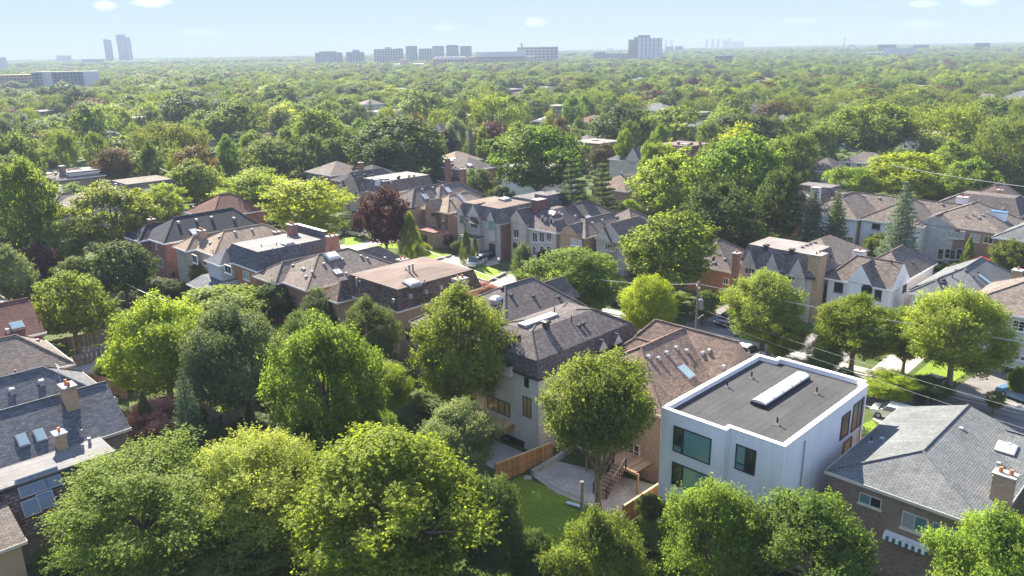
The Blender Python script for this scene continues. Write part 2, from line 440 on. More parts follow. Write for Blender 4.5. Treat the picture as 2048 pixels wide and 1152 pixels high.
        MB().box(-w / 2 - .1, w / 2 + .1, -d / 2 - .1, d / 2 + .1, ztop - .2, ztop - .06).build('chimney_cap', cap, o)
        for k in range(pots):
            q = (k + .5) / pots - .5
            dx, dy = (q * w, 0) if w >= d else (0, q * d)
            MB().tube([(dx, dy, ztop - .08), (dx, dy, ztop + .3)], [.15, .12], 8).build('chimney_pot', potm or CLAY, o)
        return o
    def plane(s, side, wi=0):
        x0, x1, y0, y1, _, _ = s.walls[wi]
        if side == 'f': return (x0, y0), (1, 0), (0, -1), x1 - x0
        if side == 'r': return (x1, y0), (0, 1), (1, 0), y1 - y0
        if side == 'b': return (x1, y1), (-1, 0), (0, 1), x1 - x0
        return (x0, y1), (0, -1), (-1, 0), y1 - y0
    def wallhit(s, side, px, py, wi=0):
        o, t, n, L = s.plane(side, wi)
        d = ray(px, py); P = s.loc(CAM_P); D = np.array([d @ s.ux, d @ s.uy, d[2]])
        k = ((o[0] - P[0]) * n[0] + (o[1] - P[1]) * n[1]) / (D[0] * n[0] + D[1] * n[1])
        h = np.array([P[0], P[1], CAM_H]) + D * k
        return (h[0] - o[0]) * t[0] + (h[1] - o[1]) * t[1], h[2]
    def win(s, side, u0, z0, w, h, n=1, frame=WHITE, pane=None, sill=True, wi=0, bars=0, arch=False, tw=.07, name='window', proud=.07):
        """a framed window on a wall: frame > pane per bay, sill"""
        o, t, nn, L = s.plane(side, wi)
        ang = math.atan2(t[1], t[0])
        mb = MB()
        mb.box(0, w, -proud, .02, 0, tw); mb.box(0, tw, -proud, .02, tw, h - tw); mb.box(w - tw, w, -proud, .02, tw, h - tw)
        if not arch: mb.box(0, w, -proud, .02, h - tw, h)
        else:
            N = 9; R = w / 2
            for k in range(N):
                a0, a1 = math.pi * k / N, math.pi * (k + 1) / N
                q = [(R - R * math.cos(a), h - tw + R * .8 * math.sin(a)) for a in (a0, a1)]
                q2 = [(R - (R - tw) * math.cos(a), h - tw + (R - tw) * .8 * math.sin(a)) for a in (a0, a1)]
                mb.face([(q2[0][0], -proud, q2[0][1]), (q2[1][0], -proud, q2[1][1]), (q[1][0], -proud, q[1][1]), (q[0][0], -proud, q[0][1])])
                mb.face([(q[0][0], -proud, q[0][1]), (q[1][0], -proud, q[1][1]), (q[1][0], 0, q[1][1]), (q[0][0], 0, q[0][1])])
        for k in range(1, n): mb.box(w * k / n - tw / 2, w * k / n + tw / 2, -proud * .9, .02, tw, h - tw)
        for k in range(bars): zz = tw + (h - 2 * tw) * (k + 1) / (bars + 1); mb.box(tw, w - tw, -proud * .75, .02, zz - .02, zz + .02)
        fr = mb.build(name, frame, s.e)
        fr.location = (o[0] + t[0] * u0, o[1] + t[1] * u0, z0); fr.rotation_euler = (0, 0, ang)
        panes = pane if isinstance(pane, (list, tuple)) else [pane or GLASS] * n
        for k in range(n):
            MB().box(w * k / n + tw * .5 + .003, w * (k + 1) / n - tw * .5 - .003, -.03, -.004, tw * .9, h - tw * .9).build('pane', panes[k % len(panes)], fr)
        if arch:
            N = 9; R = w / 2 - tw * .9
            MB().face([(w / 2 - R * math.cos(math.pi * k / N), -.03, h - tw + R * .8 * math.sin(math.pi * k / N)) for k in range(N + 1)]).build('arched_pane', panes[0], fr)
        if sill: MB().box(-.08, w + .08, -proud - .07, 0, -.12, -.003).build('sill', frame if frame is not DARKTRIM else GREYM, fr)
        return fr
    def winpx(s, side, tl, br, n=1, wi=0, **k):
        u0, z1 = s.wallhit(side, *tl, wi=wi); u1, z0 = s.wallhit(side, *br, wi=wi)
        if u1 < u0: u0, u1 = u1, u0
        if z1 < z0: z0, z1 = z1, z0
        return s.win(side, u0, z0, max(u1 - u0, .3), max(z1 - z0, .3), n, wi=wi, **k)
    def slab(s, name, x0, x1, y0, y1, z0, z1, mat):
        return MB().box(x0, x1, y0, y1, z0, z1).build(name, mat, s.e)
CLAY = plain('clay_pot', (.42, .17, .09), .9, .1)
# ------------------------------------------------------------------ roof and wall materials
SH_GREY = shingle('grey_shingle', (.14, .145, .145), .12); SH_BROWN = shingle('brown_shingle', (.175, .125, .10)); SH_DARK = shingle('dark_shingle', (.125, .105, .10))
SH_TAN = shingle('tan_shingle', (.27, .205, .15), .16); SH_SLATE = shingle('slate_shingle', (.12, .122, .135), .3); SH_BLACK = shingle('black_shingle', (.042, .043, .052), .15)
SH_MID = shingle('grey_brown_shingle', (.17, .14, .12)); SH_RED = shingle('red_brown_shingle', (.15, .075, .06), .2); SH_CEDAR = coursed('cedar_shake', (.11, .10, .105), (.21, .195, .19), (.06, .055, .055), .3, .28, .02, .95, .2, .03, .1, .15)
SH_DCEDAR = coursed('dark_cedar_shake', (.085, .06, .05), (.17, .12, .095), (.04, .03, .025), .45, .24, .03, .95, .25, .04, .1, .25)
FL_PINK = flat_roof('pink_brown_membrane', (.145, .105, .088)); FL_GREY = flat_roof('grey_membrane', (.165, .155, .15)); FL_DARK = flat_roof('dark_membrane', (.052, .050, .051)); FL_LIGHT = flat_roof('pale_gravel_roof', (.195, .172, .158))
BR_ORANGE = brick('orange_brick', (.46, .20, .11), .14); BR_RED = brick('red_brick', (.30, .125, .09)); BR_BROWN = brick('brown_brick', (.285, .19, .135), .22, (.30, .26, .22))
BR_TAN = brick('tan_brick', (.47, .31, .18), .12); BR_DARK = brick('dark_brown_brick', (.15, .085, .06), .2); BR_MAROON = brick('maroon_brick', (.18, .065, .05), .2)
ST_CREAM = stone('cream_stone', (.50, .455, .39)); ST_GREY = stone('grey_stone', (.42, .41, .39)); ST_BEIGE = stone('beige_stone', (.44, .37, .295))
STUCCO = plain('cream_stucco', (.56, .51, .45), .9, .06, .6, streak=.06); STUCCO_W = plain('white_stucco', (.73, .73, .735), .85, .05, .5, streak=.05); STUCCO_G = plain('pale_grey_stucco', (.52, .525, .53), .88, .06, .5, streak=.05); STUCCO_P = plain('warm_lit_stucco', (.60, .53, .49), .9, .05, .5)  # STUCCO_P: white stucco with the warm light on side walls painted in
DWALL = plain('grey_siding', (.20, .21, .22), .8, .06)
def hip(w, d, r, inset=None):
    k = min(w, d) / 2; return [(k, k, k, k, r)]
def gab_y(w, r, f=0, b=0): return [(w / 2, w / 2, f, b, r)]
def gab_x(d, r, l=0, rt=0): return [(l, rt, d / 2, d / 2, r)]
def atC(P, z, w, d, az=45.0):
    """front corner of a house whose rear corner is surveyed at P"""
    a = math.radians(az); c = un(*P, z); return (c[0] - math.sin(a) * d, c[1] - math.cos(a) * d, z)
# ================================================================== near row
# white modern house
def rectilinear(poly, off):
    n = len(poly); out = []
    for i in range(n):
        p0, p1, p2 = poly[i - 1], poly[i], poly[(i + 1) % n]
        d1 = Vector((p1[0] - p0[0], p1[1] - p0[1])).normalized(); d2 = Vector((p2[0] - p1[0], p2[1] - p1[1])).normalized()
        n1, n2 = Vector((-d1.y, d1.x)), Vector((-d2.y, d2.x)); q = Vector(p1) + n1 * off + (n2 * off if abs(n1.dot(n2)) < .5 else Vector((0, 0)))
        out.append((q.x, q.y))
    return out
def prism(mb, poly, z0, z1, mi=0, top=True, bot=False):
    n = len(poly)
    for i in range(n):
        a, b = poly[i], poly[(i + 1) % n]; mb.face([(*a, z0), (*b, z0), (*b, z1), (*a, z1)], mi)
    if top: mb.face([(*p, z1) for p in poly], mi)
    if bot: mb.face([(*p, z0) for p in reversed(poly)], mi)
def ringband(mb, po, pi, z0, z1):
    n = len(po)
    for i in range(n):
        a, b, c, d = po[i], po[(i + 1) % n], pi[(i + 1) % n], pi[i]
        mb.face([(*a, z0), (*b, z0), (*b, z1), (*a, z1)]); mb.face([(*c, z0), (*d, z0), (*d, z1), (*c, z1)]); mb.face([(*a, z1), (*b, z1), (*c, z1), (*d, z1)]); mb.face([(*d, z0), (*c, z0), (*b, z0), (*a, z0)])
H = House('modern_house', 'white flat roofed modern house with black framed teal windows and a long barrel skylight', 'the white flat roofed house', (1570, 893), 9.7, 9.5, 14.5, STUCCO_W, FL_DARK, [], oh=0, noroof=True)
WHITEH = H
poly = [(0, -.57), (5.4, -.57), (5.4, 0), (9.5, 0), (9.5, 14.0), (9.1, 14.0), (9.1, 14.7), (1.6, 14.7), (1.6, 14.1), (0, 14.1)]
mb = MB(); prism(mb, poly, 2.0, 9.35, 0, False, True); mb.build('wall', STUCCO_W, H.e)
H.walls = [(0, 5.4, -.57, 14, 2, 9.4), (5.4, 9.5, 0, 14, 2, 9.4), (.7, 8.6, 1.1, 13.5, 0, 2)]
MB().box(.7, 8.6, 1.1, 13.5, 0, 1.997).build('basement_wall', STUCCO_G, H.e)
pin = rectilinear(poly, .3)
mb = MB(); mb.face([(*p, 9.3) for p in pin]); mb.build('roof_deck', FL_DARK, H.e); H.tops = [[Vector((0, -.57, 9.3)), Vector((9.5, -.57, 9.3)), Vector((9.5, 14.7, 9.3)), Vector((0, 14.7, 9.3))]]
mb = MB(); ringband(mb, rectilinear(poly, .002), rectilinear(poly, .298), 9.2, 9.64); mb.build('parapet', STUCCO_W, H.e)
mb = MB(); ringband(mb, rectilinear(poly, -.05), rectilinear(poly, .32), 9.645, 9.72); mb.build('coping', plain('white_metal_coping', (.86, .86, .86), .35, .03), H.e)
GLASSR = glass('shaded_glass', (.03, .035, .035), .3, .15)
H.pipes([(1554, 850), (1633, 788), (1454, 775), (1503, 757)], .62, .07)
p0, p1 = H.loc(un(1516, 806, 9.6)), H.loc(un(1597, 746, 9.6)); L = p1[1] - p0[1]
sk = empty('barrel_skylight', (0, 0, 0)); sk.parent = H.e; sk.location = (p0[0], p0[1], 9.3)
sk2 = MB().box(-.62, .62, 0, L, 0, .28).build('skylight_base', BLACK, sk)
N = 5
for k in range(N):
    mb = MB(); y0, y1 = L * k / N + .02, L * (k + 1) / N - .02; M_ = 8
    pr = [(-.6 * math.cos(math.pi * j / M_), .285 + .2 * math.sin(math.pi * j / M_)) for j in range(M_ + 1)]
    for (a, za), (b, zb_) in zip(pr, pr[1:]): mb.face([(a, y0, za), (b, y0, zb_), (b, y1, zb_), (a, y1, za)][::-1])
    mb.face([(a, y0, za) for a, za in reversed(pr)]); mb.face([(a, y1, za) for a, za in pr])
    mb.build('dome_segment', DOME, sk)
for k in range(N + 1):
    mb = MB(); y0 = L * k / N; pr = [(-.63 * math.cos(math.pi * j / 8), .29 + .21 * math.sin(math.pi * j / 8)) for j in range(9)]
    mb.tube([(a, y0, za) for a, za in pr], .028, 4); mb.build('skylight_rib', GREYM, sk)
# rear windows: narrow casement beside a big fixed pane with a teal blind
def casement(H, side, tl, br, wi, frac, split, panes, frame=DARKTRIM):
    u0, z1 = H.wallhit(side, *tl, wi=wi); u1, z0 = H.wallhit(side, *br, wi=wi)
    o, t, nn, L = H.plane(side, wi); w, h = u1 - u0, z1 - z0; tw = .09
    mb = MB(); mb.box(0, w, -.06, .02, 0, tw); mb.box(0, w, -.06, .02, h - tw, h); mb.box(0, tw, -.06, .02, tw, h - tw); mb.box(w - tw, w, -.06, .02, tw, h - tw)
    x = w * frac; mb.box(x - .09, x + .09, -.05, .02, tw, h - tw)
    zz = h * split
    if split: mb.box(tw, x - .09, -.045, .02, zz - .05, zz + .05)
    fr = mb.build('window', frame, H.e); fr.location = (o[0] + t[0] * u0, o[1] + t[1] * u0, z0); fr.rotation_euler = (0, 0, math.atan2(t[1], t[0]))
    MB().box(tw, x - .09, -.03, -.004, zz + .05 if split else tw, h - tw).build('pane', panes[0], fr)
    if split: MB().box(tw, x - .09, -.03, -.004, tw, zz - .05).build('pane', panes[2], fr)
    MB().box(x + .09, w - tw, -.03, -.004, tw, h - tw).build('pane', panes[1], fr)
casement(H, 'f', (1348, 850), (1420, 930), 0, .26, .28, (GLASS, GLASST, GLASST))
casement(H, 'f', (1345, 922), (1420, 1000), 0, .27, 0, (GLASS, GLASST, GLASS))
casement(H, 'f', (1473, 887), (1509, 952), 1, .52, .27, (GLASST, GLASS, GLASST))
for tl, br in (((1684, 833), (1695, 868)), ((1707, 810), (1722, 848)), ((1687, 885), (1700, 898))): H.winpx('r', tl, br, 2 if tl[0] > 1690 else 1, wi=1, frame=DARKTRIM, sill=False, pane=GLASSR)
for yy in (3.0, 13.3): MB().tube([(9.58, yy, 9.0), (9.58, yy, 2.2)], .05, 6).build('downpipe', GREYM, H.e)
mb = MB(); mb.rings([(9.5, 10.0, .9, 2.7, 2.3), (9.5, 10.0, .9, 2.7, 2.42), (9.5, 9.55, .9, 2.7, 3.3)], 0, 0); mb.build('basement_hood', STUCCO_W, H.e)
# grey roofed brown brick house
H = House('brick_house', 'brown brick house with a large grey shingle hip roof and striped awning', 'the grey roofed brick house', (1985, 1062), 6.6, 10.6, 14.4, BR_BROWN, SH_GREY, [(4.9, 5.7, 4.2, 0, 1.75)], fascia=TRIM)
H.wing(8.2, 8.2, 8.5, 7.0, 6.6, [(0, 0, 3.5, 3.5, 1.7)])
H.chim((2012, 945), 8.9, 1.2, .8, BR_TAN, pots=2)
H.sky([(2012, 897)], 1.3, 1.0, DOME); H.pipes([(1742, 885)], .5, .06); H.vents([(1923, 858), (1764, 878)], GREYM, .3, .15); H.vents([(2020, 890), (1998, 928)], LIGHTM, .3, .15)
H.winpx('f', (1720, 983), (1762, 1020), 2, frame=TRIM, pane=[GLASST, GLASS]); H.winpx('f', (1806, 1020), (1852, 1072), 2, frame=TRIM, pane=[GLASSB, GLASST]); H.winpx('f', (1866, 1042), (1915, 1085), 2, frame=TRIM, pane=[GLASST, GLASST])
u0, z0 = H.wallhit('f', 1772, 1062); u1, _ = H.wallhit('f', 1862, 1098)
aw = empty('awning', (0, 0, 0)); aw.parent = H.e; aw.location = (u0 + .35, .35, z0)
MB().box(0, u1 - u0, -.5, -.05, -.05, .16).build('cassette', WHITE, aw)
TEAL = plain('teal_stripe_fabric', (.03, .13, .14), .8, .05)
nst = 14
for k in range(nst):
    a, b = (u1 - u0) * k / nst, (u1 - u0) * (k + 1) / nst
    MB().rings([(a, b, -.6, -.5, -.3), (a, b, -.56, -.46, -.02)], 0, 0).build('stripe', TEAL if k % 2 else WHITE, aw)
# brown roofed brick house with deck
H = House('brick_house', 'brown shingle roofed brick house with raised rear deck behind the bare trunked maple', 'the brown roofed house with deck', (1324, 833), 6.6, 11.2, 14.8, BR_BROWN, SH_BROWN, [(5.6, 5.6, 4.6, 3.6, 3.3)], fascia=TRIM)
DECKH = H
H.wing(-.2, 8.2, 11.6, 6.8, 6.6, [(2.5, 0, 3.4, 3.4, 3.35)], soffit=False); H.wing(-.3, 6.0, 5.0, 5.0, 6.6, [(2.5, 0, 2.5, 2.5, 2.3)], soffit=False)
H.vents([(1352, 697), (1373, 703), (1317, 718), (1333, 707), (1405, 708), (1447, 735), (1297, 715), (1418, 703)]); H.pipes([(1389, 737)], .45, .06, collar=None)
H.sky([(1372, 744)], 1.1, 1.5)
H.winpx('f', (1246, 878), (1279, 921), 3, frame=TRIM, bars=1); H.winpx('f', (1134, 861), (1163, 895), 2, frame=TRIM); H.winpx('f', (1128, 912), (1154, 956), 2, frame=WHITE, pane=GLASSB, sill=False, name='french_door')
MB().tube([(11.0, .28, 6.4), (11.0, .28, .2)], .06, 6).build('downpipe', plain('copper_pipe', (.5, .27, .14), .5, .1), H.e)
# cream stucco house with dark mansard
H = House('stucco_house', 'cream stucco house with a dark shingle mansard roof and black framed windows', 'the dark mansard house', (1077, 759), 7.7, 9.2, 14.6, STUCCO, SH_DARK, [(.35, .45, .25, .6, 1.55), (2.3, 2.7, 2.2, 2.6, 1.5), (.9, .9, 1.6, 1.6, .12)], fascia=DARKTRIM)
CREAMH = H
MB().box(-.4, 6.0, -.35, .9, 7.1, 8.1).build('parapet', STUCCO, H.e); MB().box(-.46, 6.06, -.42, .95, 8.103, 8.2).build('coping', DARKTRIM, H.e)
H.vents([(1036, 674), (1158, 652), (1166, 648)], DARKTRIM, .4, .2); H.pipes([(1109, 628), (1143, 645)], .7, .06, collar=None); H.turret([(1092, 655), (1176, 614)], DARKTRIM)
H.sky([(1077, 641)], 1.0, 4.6, DOME, LIGHTM, .2)
for yy in (8.0, 10.3):
    H.wing(7.3, yy, 2.2, 1.5, 8.0, [(0, 0, .75, .75, 1.0)], wall=STUCCO, oh=.1, zb=7.3)
H.winpx('f', (1049, 733), (1058, 776), 1, frame=DARKTRIM, sill=False); H.winpx('f', (1046, 791), (1063, 837), 2, frame=DARKTRIM, sill=False, pane=[GLASSG, GLASSG])
H.winpx('f', (975, 789), (1021, 835), 4, frame=DARKTRIM, sill=False, pane=GLASSG); H.winpx('f', (980, 852), (1049, 907), 4, frame=DARKTRIM, sill=False, name='sliding_door')
u0, zb = H.wallhit('f', 1030, 850); u1, _ = H.wallhit('f', 972, 830)
pg = empty('pergola', (0, 0, 0)); pg.parent = H.e; pg.location = (u1 - .6, .35, zb - .1)
Lp = u0 - u1 + .8
MB().box(0, Lp, -1.7, -.02, 0, .12).build('canopy', PALEWOOD, pg)
MB().box(0, Lp, -1.8, -1.7, -.12, .16).build('beam', CEDAR, pg); MB().box(Lp, Lp + .1, -1.8, -.02, -.12, .16).build('beam', CEDAR, pg)
MB().box(Lp * .6 - .09, Lp * .6 + .09, -1.69, -1.51, -zb + .1, -.003).build('post', CEDAR, pg)
for sx in (-1, 1): MB().tube([(Lp * .6, -1.6, -.75), (Lp * .6 + sx * .6, -1.6, -.05)], .05, 4).build('brace', CEDAR, pg)
# dark hip roofed brick house with balcony wing
H = House('brick_house', 'yellow brown brick house with dark hip roof and balcony wing beside the olive linden', 'the dark brown hip roofed house', (1010, 671), 6.6, 11, 13.5, BR_TAN, SH_DARK, [(5.5, 5.5, 5.5, 3.5, 3.2)], fascia=TRIM)
H.wing(-.8, -3.6, 6.2, 6.5, 6.3, [(3.1, 3.1, 3.1, 1.2, 2.0)], wall=DWALL)
H.wing(2.5, 9, 5.5, 7, 6.6, [(2.75, 2.75, 2.75, 0, 2.0)], soffit=False)
H.vents([(1022, 592), (1067, 594), (1004, 578), (1117, 596)], DARKTRIM); 
p, _n = H.roofhit(992, 603)
if p is not None:
    o = MB().tube([(0, 0, -.2), (0, 0, .35)], .7, 14).build('round_skylight', LIGHTM, H.e); o.location = p
    MB().rings([(-.6, .6, -.6, .6, .35), (-.35, .35, -.35, .35, .62)], 0, 0).build('dome', DOME, o)
H.winpx('f', (812, 655), (822, 682), 1, wi=1, frame=DARKTRIM, sill=False)
# pink-brown flat topped mansard
H = House('mansard_house', 'tan brick house with pink brown flat roof over a dark shake mansard', 'the pink brown flat topped house', (795, 624), 6.5, 11.3, 13.5, BR_TAN, [FL_PINK][0], [(.75, .75, .75, .75, 2.4), (3.6, 3.6, 4.4, 4.4, .55)], fascia=TRIM, caps=False)
rf = [c for c in H.e.children if c.name.startswith('roof')][0]
rf.data.materials[0] = SH_DCEDAR; rf.data.materials.append(FL_PINK)
for pgn in rf.data.polygons:
    if pgn.normal.z > .8: pgn.material_index = 3
H.wing(-2.2, -2.4, 4.5, 5.5, 6.2, [(2.25, 2.25, 2.25, 2.25, 1.9)], roof=SH_DCEDAR)
H.sky([(824, 568)], 1.7, 1.7, DOME, LIGHTM, .25, True); H.pipes([(819, 545), (826, 543), (714, 571)], 1.0, .13, LIGHTM, None); H.pipes([(812, 541), (721, 563), (849, 565)], .35, .07)
for px in ((787, 601), (819, 592), (850, 583), (880, 574)):
    p, n = H.roofhit(*px)
    if p is not None: o = MB().box(-.05, .35, -.22, .22, -.25, .25).build('wall_vent', LIGHTM, H.e); o.location = p
H.chim((920, 555), 9.4, 1.1, 1.5, ST_BEIGE, pots=2)
H.winpx('r', (822, 648), (830, 668), 1, frame=DARKTRIM)
# low brown gables
H = House('brick_house', 'brown multi hip roofed house with square white skylight between two flat topped mansards', 'the brown multi hip house', (612, 582), 6.2, 11.4, 15.5, BR_RED, SH_MID, [(5.7, 5.7, 5.7, 5.0, 2.8)], fascia=TRIM)
H.wing(-.6, -1.2, 6.2, 8, 6.2, [(3.1, 3.1, 3.1, 0, 1.9)], wall=BR_RED)
H.wing(3, 11, 6, 7.5, 6.2, [(3, 3, 0, 3, 2.2)], soffit=False)
H.vents([(586, 532), (605, 538), (625, 545), (612, 555), (648, 529), (608, 540), (685, 520), (723, 513), (770, 517), (735, 518), (693, 548)]); H.sky([(675, 544)], 1.1, 1.1, DOME); H.pipes([(671, 536)], .5, .06)
H.sky([(664, 515)], 2.0, 1.6, DOME, LIGHTM, .3, True); H.chim((805, 517), 7.2, 1.2, 1.3, BR_BROWN, pots=2)
# grey mansard with orange chimneys
H = House('mansard_house', 'orange brick house with slate mansard, grey flat top and two tall orange chimneys', 'the slate mansard with orange chimneys', (513, 543), 6.6, 10.6, 13, BR_ORANGE, SH_SLATE, [(2.3, .75, .85, .9, 2.5), (3, 3, 3, 3, .05)], caps=False)
rf = [c for c in H.e.children if c.name.startswith('roof')][0]; rf.data.materials.append(FL_GREY)
for pgn in rf.data.polygons:
    if pgn.normal.z > .85: pgn.material_index = 3
H.wing(-1.5, -2.0, 5.0, 5, 6.5, [(2.5, 2.5, 2.5, 0, 1.7)], wall=STUCCO_G); H.wing(-2.5, -4.6, 6.5, 5.5, 3.2, [(0, 0, 2.4, 0, .9)], wall=STUCCO_G)
MB().box(1.6, 9.8, 11.6, 12.1, 8.6, 10.1).build('parapet', SH_SLATE, H.e); MB().box(1.5, 9.9, 11.5, 12.2, 10.103, 10.2).build('coping', LIGHTM, H.e)
H.sky([(576, 489)], 1.5, 1.5, DOME, LIGHTM, .25, True); H.pipes([(523, 493), (553, 490), (575, 474), (545, 500), (600, 494)], .4, .07, LIGHTM, None)
H.chim((664, 470), 10.3, .9, 1.6, BR_ORANGE, pots=2, flare=.55); H.chim((583, 447), 10.9, 1.6, 1.0, BR_RED, pots=3)
H.winpx('f', (449, 528), (464, 549), 2, wi=1); H.winpx('f', (486, 540), (500, 562), 2, pane=GLASSB)
# tan hip
H = House('stone_house', 'beige stone house with pale tan hip roof between red brick and slate neighbours', 'the pale tan hip roofed house', (427, 512), 6.6, 9.2, 15, ST_BEIGE, SH_TAN, [(4.6, 4.6, 4.2, 4.2, 2.5)])
H.wing(-1.8, -1.6, 5.0, 7, 6.6, [(2.5, 2.5, 2.5, 0, 1.6)])
H.vents([(420, 487), (470, 465), (504, 460), (438, 475)], GREYM); H.pipes([(426, 505)], .5, .06, collar=None); H.chim((402, 459), 9.2, 1.3, .9, BR_TAN, pots=3); H.sky([(402, 482)], .7, 1.4, LIGHTM); H.chim((553, 462), 9.0, 1.0, .8, BR_RED, pots=1)
H.winpx('f', (384, 508), (396, 528), 2, wi=1); H.winpx('f', (405, 514), (414, 532), 1)
# red brick with black hip
H = House('brick_house', 'red brick house with black hip roof, white windows and a grey rear balcony', 'the red brick house with black roof', (327, 488), 6.7, 9.4, 17.5, BR_RED, SH_BLACK, [(4.7, 4.7, 4.4, 2.6, 3.0)], az=42)
H.wing(-1.5, -1.6, 5.5, 7, 6.6, [(2.75, 2.75, 2.75, 0, 1.9)])
H.vents([(357, 446), (393, 441), (423, 436), (468, 438)], LIGHTM, .5, .3); H.sky([(388, 464)], 1.2, 1.4, DOME); H.chim((302, 437), 9.2, 1.0, .9, BR_RED, pots=2)
H.winpx('f', (300, 512), (316, 531), 3); H.winpx('f', (311, 484), (315, 498), 1); H.winpx('f', (319, 515), (327, 536), 1, name='door', sill=False); H.winpx('r', (343, 545), (351, 556), 1, frame=DARKTRIM)
H.winpx('f', (283, 515), (290, 528), 2, wi=1); H.winpx('f', (278, 485), (284, 502), 1, wi=1)
bl = empty('balcony', (0, 0, 0)); bl.parent = H.e; bl.location = (-1.4, -1.5, 3.6)
MB().box(-.6, 2.2, -1.3, .3, -.15, 0).build('balcony_floor', GREYM, bl); MB().box(-.6, 2.2, -1.3, -1.24, .9, .98).build('handrail', GREYM, bl)
for k in range(12): MB().box(-.6 + k * .25, -.56 + k * .25, -1.29, -1.25, .001, .899).build('baluster', GREYM, bl)
MB().box(-3.0, 4.5, -4.3, -1.7, .9, 1.05).build('deck_floor', DECKW, H.e)
# pinkish hip behind it, and on to the left
H = House('house', 'house with pinkish brown hip roof behind the red brick house with black roof', 'the pinkish hip roofed house', (424, 438), 6.3, 11, 12, BR_RED, SH_RED, [(5.5, 5.5, 5.0, 5.0, 3.3)], az=42)
H.vents([(387, 415), (395, 432)]); H.pipes([(392, 433)], .5, .06, collar=None)
H = House('house', 'sprawling house with grey brown hip roofs, white chimney and a raised flat topped block', 'the sprawling grey brown house', (148, 418), 6.2, 13, 20, STUCCO, SH_MID, [(6.5, 6.5, 6.5, 6.5, 2.7)], az=45)
H.wing(8, 6.5, 10, 14, 6.2, [(5, 5, 5, 5, 2.6)]); H.wing(1, 11, 10, 11, 8.0, [(.6, .6, .6, .6, 1.4)], zb=5.5)
H.wing(-2, -1.5, 6, 5, 6.0, [(3, 3, 3, 0, 1.8)])
H.vents([(132, 358), (148, 357), (176, 370), (183, 368), (196, 365), (215, 365), (142, 372), (167, 370), (206, 372), (232, 371)], LIGHTM, .6, .45); H.turret([(195, 371), (238, 391), (147, 360)]); H.chim((115, 370), 8.6, 2.6, .9, STUCCO_W, zb=6, pots=2); H.sky([(118, 387)], 1.6, 1.0, DOME)
H.winpx('f', (108, 396), (117, 408), 4)
H = House('flat_house', 'pale flat topped house with a boxy chimney in the far left street corner', 'the pale flat topped house far left', (113, 361), 5.5, 11, 12, BR_BROWN, SH_MID, [(5.5, 5.5, 5, 5, 1.8)])
H.wing(2, 3, 8, 8, 6.6, [(.2, .2, .2, .2, .4)], roof=FL_LIGHT, wall=STUCCO_W); H.chim((123, 331), 8.5, 1.6, 1.2, BR_BROWN, pots=0); H.vents([(80, 350), (96, 348), (112, 349)], LIGHTM, .7, .5)
# ================================================================== row at the left edge
H = House('brick_house', 'slate roofed brick house at lower left with a long mansard wing of three sloping skylights', 'the slate roofed house with three skylights', atC((262, 856), 5.6, 9, 17), 5.6, 9, 17, BR_BROWN, SH_SLATE, [(4.5, 4.5, 0, 0, 2.9)], fascia=TRIM)
H.sky([(45, 881), (80, 871)], .75, 1.2)
H.wing(8.66, -4, 3.7, 18.6, 5.5, [(0, .02, 0, .02, .18)], roof=FL_GREY, wall=BR_DARK, fascia=DARKTRIM, walls=False)
MB().rings([(8.7, 14.3, -4.2, 14.5, 2.2), (8.7, 12.3, -4, 14.5, 5.3)], 0, 0).build('mansard', SH_DCEDAR, H.e); MB().box(8.7, 13.9, -4, 14.3, 0, 2.3).build('wall', BR_BROWN, H.e)
H.tops.append([Vector((14.3, -4, 2.2)), Vector((14.3, 14.5, 2.2)), Vector((12.3, 14.5, 5.3)), Vector((12.3, -4, 5.3))])
H.sky([(52, 974), (78, 965), (104, 956)], 1.1, 1.45, GLASSD, GREYM, .12); H.sky([(62, 1015), (92, 1000)], 1.1, 1.2, GLASSD, GREYM, .12)
H.chim((118, 862), 7.2, .75, .75, BR_TAN, pots=1, zb=5, cap=WHITE); H.pipes([(163, 872), (180, 888), (166, 900)], .55, .13, LIGHTM, None)
H = House('brick_house', 'slate hip roofed house with tall tan chimney in front of the orange walled house', 'the slate house with tan chimney', atC((235, 799), 6.0, 9.4, 18), 6.0, 9.4, 18, BR_TAN, SH_SLATE, [(4.7, 4.7, 4.7, 4.2, 3.1)], fascia=TRIM)
H.chim((134, 768), 9.6, 1.25, .95, BR_TAN, pots=2); H.vents([(25, 785), (84, 768)], LIGHTM, .5, .4); H.pipes([(32, 835), (58, 845)], 1.0, .07, collar=None)
AN = H.loc(un(118, 748, 9.4)); an = MB(); an.tube([(0, 0, 6), (0, 0, 10.2)], .03, 4)
for k in range(4): an.tube([(-.5 + k * .12, 0, 10.2 - k * .2), (.5 - k * .12, 0, 10.2 - k * .2)], .02, 4)
o = an.build('roof_aerial', GREYM, H.e); o.location = (AN[0], AN[1], 0)
H = House('brick_house', 'orange brick house with pale tan grey hip roof at the left edge', 'the orange walled house', atC((151, 727), 5.8, 10, 19), 5.8, 10, 19, BR_ORANGE, SH_MID, [(5, 5, 5, 3.6, 2.8)])
H.pipes([(33, 755)], .8, .07, collar=None); H.vents([(75, 682)], DARKTRIM, .4, .2)
H = House('brick_house', 'brick house with reddish brown gable roof and one bright skylight at the left edge', 'the red brown roof with bright skylight', atC((93, 664), 5.6, 10, 18), 5.6, 10, 18, BR_RED, SH_RED, [(5, 5, 0, .02, 3.0)])
H.sky([(34, 654)], 1.3, 1.1, GLASSSKY, LIGHTM, .35); H.vents([(16, 665)], LIGHTM, .45, .45)
H = House('house', 'grey brown hip roof peeking in at the left edge above the red brown roof', 'the grey brown hip at the left edge', atC((35, 627), 5.6, 9, 15), 5.6, 9, 15, BR_TAN, SH_MID, [(4.5, 4.5, 4.5, 3.5, 2.6)])
